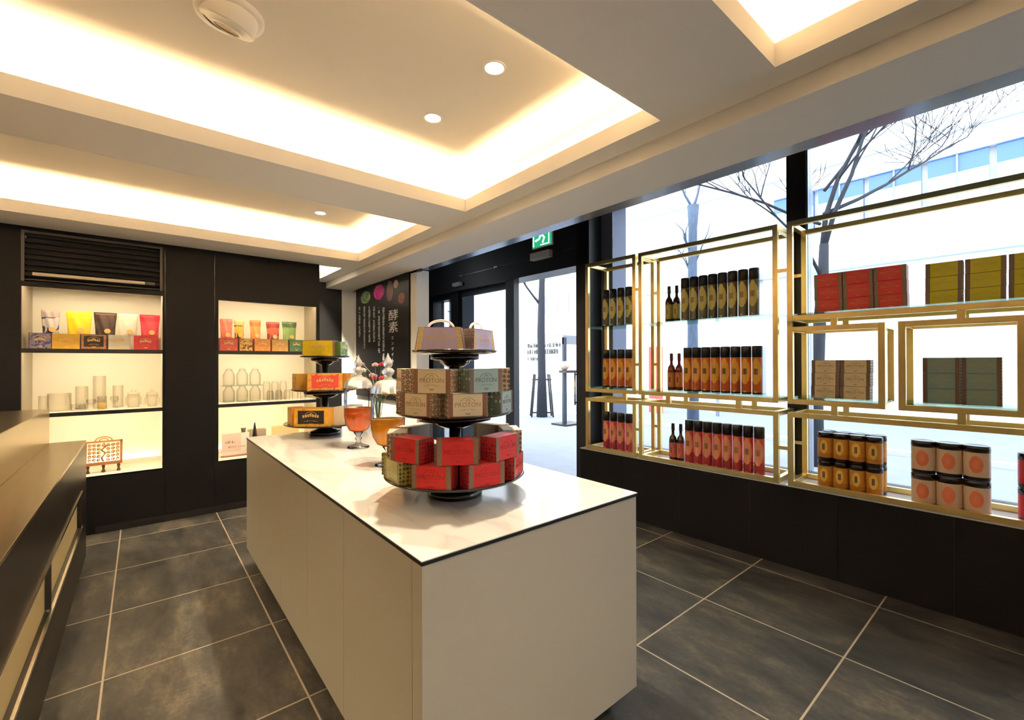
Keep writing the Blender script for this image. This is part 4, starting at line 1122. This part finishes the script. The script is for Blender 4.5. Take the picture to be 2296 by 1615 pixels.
obj('brass_foot', MB().box(-0.05, 0.09, -0.04, 0.04, 0, 0.03, None, 0.003), mat('brass_block', (0.70, 0.45, 0.12), 0.3, metal=0.6), t)
obj('stand', MB().lathe([(0, 0.03), (0.03, 0.03), (0.018, 0.07), (0.03, 0.10), (0.028, 0.115), (0, 0.115)], 20), mat('dark_maroon', (0.10, 0.02, 0.02), 0.3), t)
obj('spire', MB().lathe([(0, 0.115), (0.020, 0.115), (0.024, 0.20), (0.014, 0.27), (0.005, 0.33), (0, 0.345)], 16, M=Matrix.Translation((0.01, 0, 0))), M_BLACKGLOSS, t)
tag(obj('carafe', MB().lathe([(0, 0), (0.035, 0), (0.038, 0.10), (0.02, 0.15), (0.02, 0.25), (0.026, 0.27), (0, 0.27)], 20), mat('smoked_glass', (0.06, 0.05, 0.04), 0.15), None, (0.825, YB + 0.24, 0.4925)),
    'smoky carafe standing between the card and the pointed bottle', 'carafe')
t = thing('tea_box', 'grey boxed set lying behind the pointed bottle', 'box', (1.0, YB + 0.30, 0.4925))
obj('carton_body', MB().box(-0.12, 0.05, 0, 0.08, 0, 0.235), mat('grey_card', (0.30, 0.24, 0.18), 0.6), t)
tag(obj('bamboo_tray', MB().box(-0.12, 0.14, 0, 0.10, 0.0, 0.245).box(-0.10, 0.0, -0.002, 0.0, 0.225, 0.24), mat('pale_bamboo', (0.70, 0.52, 0.26), 0.5), None, (1.24, YB + 0.30, 0.4925)), 'pale bamboo box at the right of the right niche foot', 'box')

# ================================================================== POSTER
t = thing('wall_poster', 'tall black poster with white Japanese lettering on the white partition', 'poster', (2.298, 4.53, 1.0), -PI / 2)
# local x runs towards -y of the room ; local -Y faces the room
PW, PH = 1.585, 1.445
def px(y): return 4.53 - y          # room y -> local x
obj('backing', MB().box(-PW, 0, -0.018, 0, 0, PH), mat('poster_black', (0.008, 0.008, 0.010), 0.5, spec=0.15), t)
mb = MB()
text_bm('\u9175', 0.140, M_PALEINK, mb, Matrix.Translation((px(4.93), -0.0195, 0.995)) @ XZ @ Matrix.Scale(2.0, 4, (1, 0, 0)), 0.001)
text_bm('\u7d20', 0.140, M_PALEINK, mb, Matrix.Translation((px(4.93), -0.0195, 0.853)) @ XZ @ Matrix.Scale(2.0, 4, (1, 0, 0)), 0.001)
for i, ch in enumerate('\u30a8\u30f3\u30b6\u30a4\u30e0'):
    text_bm(ch, 0.048, M_PALEINK, mb, Matrix.Translation((px(4.95), -0.0195, 0.735 - i * 0.066)) @ XZ @ Matrix.Scale(1.4, 4, (1, 0, 0)), 0.001)
obj('headline', mb, None, t)
r_ = random.Random(11)
for cy, zt, n in ((5.98, 1.20, 20), (5.81, 1.19, 26), (5.64, 1.18, 22), (5.49, 1.16, 21), (5.335, 1.14, 27), (5.20, 1.12, 31)):
    mb = MB()
    for i in range(n):
        if r_.random() < 0.08: continue
        z = zt - i * 0.0215; w = 0.066
        for q in range(3):
            if r_.random() < 0.75: mb.box(px(cy) - w / 2, px(cy) + w / 2 * r_.uniform(0.3, 1), -0.0195, -0.018, z - 0.0042 - q * 0.0062, z - q * 0.0062)
        xx = px(cy) + w * r_.uniform(-0.3, 0.3); mb.box(xx - 0.006, xx + 0.006, -0.0195, -0.018, z - 0.017, z)
    obj('text_column', mb, M_PALEINK, t)
def blob(cy, cz, w, h, m_, nm):
    e = MB(); n = 26; rb = random.Random(int(cy * 100))
    e.poly([(px(cy) + w / 2 * cos(2 * PI * i / n) * (0.92 + 0.12 * rb.random()), cz + h / 2 * sin(2 * PI * i / n) * (0.92 + 0.12 * rb.random())) for i in range(n)], -0.0192, -0.018)
    obj(nm, e, m_, t)
blob(5.77, 1.305, 0.34, 0.17, blotch_mat('green_vegetable', [(0.03, 0.08, 0.03), (0.16, 0.30, 0.12), (0.45, 0.42, 0.25)], 18), 'vegetable_picture')
blob(5.34, 1.325, 0.34, 0.19, blotch_mat('magenta_cabbage', [(0.35, 0.01, 0.18), (0.60, 0.03, 0.30), (0.80, 0.30, 0.40)], 14), 'cabbage_picture')
blob(5.02, 1.30, 0.20, 0.25, blotch_mat('mauve_roots', [(0.05, 0.025, 0.03), (0.18, 0.10, 0.11)], 16), 'root_picture')
blob(4.86, 1.36, 0.13, 0.10, blotch_mat('pale_roots', [(0.10, 0.05, 0.05), (0.45, 0.32, 0.32)], 22), 'root_picture')
blob(4.72, 1.18, 0.17, 0.13, blotch_mat('red_root', [(0.14, 0.03, 0.02), (0.22, 0.06, 0.04)], 12), 'root_picture')

# ================================================================== OUTSIDE
ZG = -0.10
M_PAVE = mat('pale_pavement', (0.22, 0.25, 0.30), 0.8, noise=0.12, nscale=5)
o = struct('ground_street', MB().box(4.03, 40, -30, 60, ZG - 0.1, ZG), M_PAVE)
for i in range(10):
    pass
tag(obj('kerb', MB().box(9.5, 9.65, -20, 40, ZG, ZG + 0.08), mat('kerb_stone', (0.55, 0.55, 0.56), 0.8)), 'long low pale kerb stone at the pavement edge', 'kerb')

def bark(nm, col): return mat(nm, col, 0.85, noise=0.35, nscale=25, stretch=(1, 1, 0.3))
def tree(loc, label, trunk_pts, radii, limbs, seed, m_, twigs=True):
    t = thing('street_tree', label, 'tree', loc, 0, 'bare street trees outside')
    mb = MB(); mb.tube([Vector(p) for p in trunk_pts], radii, 12, m_)
    obj('trunk', mb, None, t)
    br = MB(); r_ = random.Random(seed)
    def grow(p, dirv, length, rad, depth):
        n = 5; pts = [p.copy()]; d = dirv.normalized()
        for i in range(n):
            d = (d + Vector((r_.uniform(-.18, .18), r_.uniform(-.18, .18), r_.uniform(-.06, .14)))).normalized()
            pts.append(pts[-1] + d * length / n)
        br.tube(pts, [max(0.0045, rad * (1 - 0.6 * i / n)) for i in range(n + 1)], 6 if depth < 2 else 4, m_)
        if depth >= 3: return
        for i in range(2, n + 1):
            for _ in range(1 if r_.random() < 0.7 else 2):
                side = Vector((r_.uniform(-1, 1), r_.uniform(-1, 1), r_.uniform(-0.1, 0.7)))
                grow(pts[i], d * 0.9 + side * 0.75, length * r_.uniform(0.40, 0.65), rad * 0.42, depth + 1)
    for (p, d, l, r0) in limbs: grow(Vector(p), Vector(d), l, r0, 0 if twigs else 2)
    obj('branches', br, None, t)
    return t
latv = Vector((cos(YAW), -sin(YAW), 0))
mT = bark('dark_bark', (0.022, 0.026, 0.038))
tree((8.68, 9.14, ZG), 'bare tree with stakes seen through the entrance door',
     [(0, 0, 0), (0, 0, 1.2), latv * -0.02 + Vector((0, 0, 2.4)), latv * 0.0 + Vector((0, 0, 3.4)), latv * 0.05 + Vector((0, 0, 5.5))], [0.16, 0.115, 0.11, 0.09, 0.06],
     [(latv * -0.03 + Vector((0, 0, 3.15)), tuple(latv * -0.8 + Vector((0, 0, 0.9))), 1.6, 0.035), ((0, 0, 3.9), tuple(latv * 0.8 + Vector((0, 0, 0.7))), 1.6, 0.03),
      (latv * 0.05 + Vector((0, 0, 5.4)), (0.1, 0.2, 1), 2.0, 0.05), ((0, 0, 4.3), tuple(latv * -0.7 + Vector((0, 0, 0.6))), 1.4, 0.03)], 4, mT)
tree((7.71, 2.27, ZG), 'dark leafless tree with spreading branches right of the window mullion',
     [(0, 0, 0), latv * 0.03 + Vector((0, 0, 0.9)), latv * 0.10 + Vector((0, 0, 1.9)), latv * 0.17 + Vector((0, 0, 2.75)), latv * 0.19 + Vector((0, 0, 3.3))], [0.15, 0.115, 0.085, 0.072, 0.06],
     [(latv * 0.16 + Vector((0, 0, 3.15)), tuple(latv * 0.03 + Vector((0.05, 0, 1))), 2.8, 0.040), (latv * 0.18 + Vector((0, 0, 3.2)), tuple(latv * 0.22 + Vector((0, 0, 1))), 2.8, 0.036),
      (latv * 0.19 + Vector((0, 0, 3.75)), tuple(latv * 1.0 + Vector((0, 0, 0.42))), 2.9, 0.030), (latv * 0.15 + Vector((0, 0, 2.8)), tuple(latv * -0.6 + Vector((0, 0, 0.9))), 1.9, 0.026),
      (latv * 0.14 + Vector((0, 0, 3.6)), tuple(latv * -1.0 + Vector((0, 0, 0.25))), 2.3, 0.024), (latv * 0.2 + Vector((0, 0, 4.1)), tuple(latv * 0.9 + Vector((0, 0, 0.8))), 2.6, 0.024)], 9, mT)
mP = bark('pale_blue_bark', (0.085, 0.12, 0.19))
tree((8.15, 4.38, ZG), 'pale pollarded tree trunk left of the window mullion',
     [(0, 0, 0), (0, 0, 1.5), (0, 0, 3.2), latv * 0.01 + Vector((0, 0, 4.1)), latv * 0.02 + Vector((0, 0, 4.55))], [0.115, 0.10, 0.085, 0.08, 0.11],
     [(Vector((0, 0, 3.2)), tuple(latv * -0.5 + Vector((0, 0, 1))), 0.55, 0.03), (Vector((0, 0, 3.3)), tuple(latv * 0.6 + Vector((0, 0, 1))), 0.6, 0.03), (Vector((0, 0, 3.6)), tuple(latv * -0.6 + Vector((0, 0, 1))), 0.5, 0.03),
      (Vector((0, 0, 4.5)), tuple(latv * 0.5 + Vector((0, 0, 1))), 0.8, 0.03), (Vector((0, 0, 4.5)), tuple(latv * -0.6 + Vector((0, 0, 1))), 0.7, 0.03)], 5, mP, False)
# stakes around the first tree
t = thing('tree_stakes', 'wooden support stakes around the tree outside the door', 'tree stake', (8.68, 9.14, ZG))
ms = mat('dark_stake', (0.03, 0.03, 0.035), 0.8)
for s in (-1, 1):
    for q in (-0.12, 0.25):
        b0 = latv * (0.30 * s) + Vector((0.6, 0.8, 0)) * q; b1 = latv * (0.20 * s) + Vector((0.6, 0.8, 0)) * q
        obj('stake', MB().tube([b0, b1 + Vector((0, 0, 1.20))], 0.022, 8), ms, t)
obj('cross_rail', MB().tube([latv * -0.27 + Vector((0, 0, 1.05)), latv * 0.27 + Vector((0, 0, 1.05))], 0.022, 8), ms, t)
obj('cross_rail', MB().tube([latv * -0.30 + Vector((0, 0, 0.12)), latv * 0.30 + Vector((0, 0, 0.12))], 0.02, 8), ms, t)
# menu stand
t = thing('menu_stand', 'black menu board stand outside the entrance door', 'sign stand', (8.0, 7.62, ZG))
obj('post', MB().box(-0.05, 0.05, -0.03, 0.03, 0.03, 2.15), mat('dark_post', (0.02, 0.03, 0.05), 0.4), t)
obj('foot', MB().box(-0.22, 0.42, -0.24, 0.24, 0.0, 0.04), M_BLACK, t)
obj('board', MB().box(-0.05, 0.60, -0.025, 0.025, 1.98, 2.20, mat('board_grey', (0.20, 0.22, 0.26), 0.5)), None, t)
obj('shelf', MB().box(-0.14, 0.25, -0.20, 0.05, 1.28, 1.34), M_BLACK, t)
obj('flower_bunch', MB().lathe([(0, 1.34), (0.08, 1.36), (0.13, 1.45), (0.10, 1.54), (0, 1.58)], 14), blotch_mat('dried_flowers', [(0.35, 0.16, 0.10), (0.65, 0.50, 0.40)], 30), t)
# buildings across the street
M_FAC = mat('white_facade', (0.84, 0.85, 0.87), 0.7)
M_BLUEWIN = mat('blue_window_glass', (0.05, 0.16, 0.40), 0.12, spec=0.8)
M_LAVWIN = mat('lavender_window_glass', (0.26, 0.25, 0.42), 0.2)
t = thing('office_building', 'long white office building with a band of blue windows', 'building', (16.0, 0, ZG))
mb = MB().box(0, 6, -25, 13.2, 0, 5.65).box(0, 6, -25, 13.2, 6.85, 14)
mb.box(0.25, 6, -25, 13.2, 5.65, 6.85)
obj('wall', mb, M_FAC, t)
obj('ledge', MB().box(-0.12, 0, -25, 13.2, 7.40, 7.46), mat('grey_ledge', (0.45, 0.48, 0.55), 0.6), t)
obj('ledge', MB().box(-0.25, 0, -25, 13.2, 4.25, 4.45), mat('pale_blue_ledge', (0.50, 0.60, 0.66), 0.6), t)
for i in range(12):
    y = 5.8 - i * 1.25
    w = obj('window', MB().box(0.10, 0.25, y - 1.12, y, 5.65, 6.85), M_BLUEWIN, t)
    obj('blind', MB().box(0.06, 0.10, y - 1.12, y, 5.65, 6.38), mat('pale_blind', (0.50, 0.62, 0.74), 0.6), w)
    obj('mullion', MB().box(0.04, 0.16, y - 0.58, y - 0.54, 5.65, 6.85), mat('blue_mullion', (0.25, 0.32, 0.42), 0.5), w)
for i, (y0, y1) in enumerate(((-1.6, 1.5), (1.9, 3.6), (4.2, 7.0))):
    obj('shop_front', MB().box(-0.04, 0.02, y0, y1, 0.35, 3.0), mat('pale_shop_glass', (0.62, 0.66, 0.74), 0.3), t)
mb = MB()
for i in range(7): strokes(mb, 6.9 + i * 0.3, 7.15 + i * 0.3, 2.2, 0.7, 1, 0, 0.01, i)
t = thing('apartment_building', 'white building with lavender windows seen through the door', 'building', (16.0, 0, ZG))
obj('wall', MB().box(0, 6, 13.4, 34, 0, 14), M_FAC, t)
for (y0, y1, z0_, z1_, mm) in ((14.9, 18.0, 3.95, 4.9, M_LAVWIN), (14.9, 16.6, 5.7, 6.8, M_LAVWIN), (20.1, 22.2, 5.95, 7.1, mat('blue_grey_window', (0.14, 0.20, 0.32), 0.3)), (19.5, 21.8, 3.6, 4.45, mat('warm_grey_window', (0.42, 0.42, 0.42), 0.5))):
    w = obj('window', MB().box(-0.05, 0.02, y0, y1, z0_, z1_), mm, t)
    n = max(2, int((y1 - y0) / 0.75))
    for i in range(1, n): obj('mullion', MB().box(-0.09, -0.05, y0 + (y1 - y0) * i / n - 0.03, y0 + (y1 - y0) * i / n + 0.03, z0_, z1_), M_FAC, w)
obj('window', MB().box(-0.05, 0.02, 14.9, 18.0, 3.05, 3.9), mat('tan_window', (0.50, 0.46, 0.40), 0.5), t)
obj('ledge', MB().box(-0.15, 0.0, 14.6, 18.3, 2.88, 3.02), mat('lavender_ledge', (0.42, 0.42, 0.50), 0.6), t)
# lettering band over the shop, unreadable small characters
for (xa, xb, zz, hh_, nn, sd) in ((-17.9, -15.4, 2.30, 0.22, 12, 21), (-17.9, -15.6, 1.95, 0.25, 14, 22), (-17.9, -16.8, 1.62, 0.18, 8, 23)):
    mb = MB(); strokes(mb, xa, xb, zz, hh_, nn, -0.10, -0.05, sd)
    obj('lettering_line', mb, mat('grey_lettering', (0.10, 0.10, 0.09), 0.7), t, (0, 0, 0), -PI / 2)
# red panel and poster across the street
tag(obj('street_banner', MB().box(0, 0.06, -0.22, 0.22, 0.0, 2.0), mat('red_banner', (0.75, 0.10, 0.08), 0.6), None, (12.0, 7.65, ZG)), 'tall red banner across the street behind the shelves', 'banner')
tag(obj('street_notice', MB().box(0, 0.05, -0.45, 0.45, 1.15, 2.0, mat('grey_notice', (0.42, 0.42, 0.46), 0.7)).box(0, 0.05, -0.04, 0.04, 0, 1.15, M_ALU), None, None, (12.5, 6.0, ZG)), 'grey notice board on a post across the street', 'notice board')
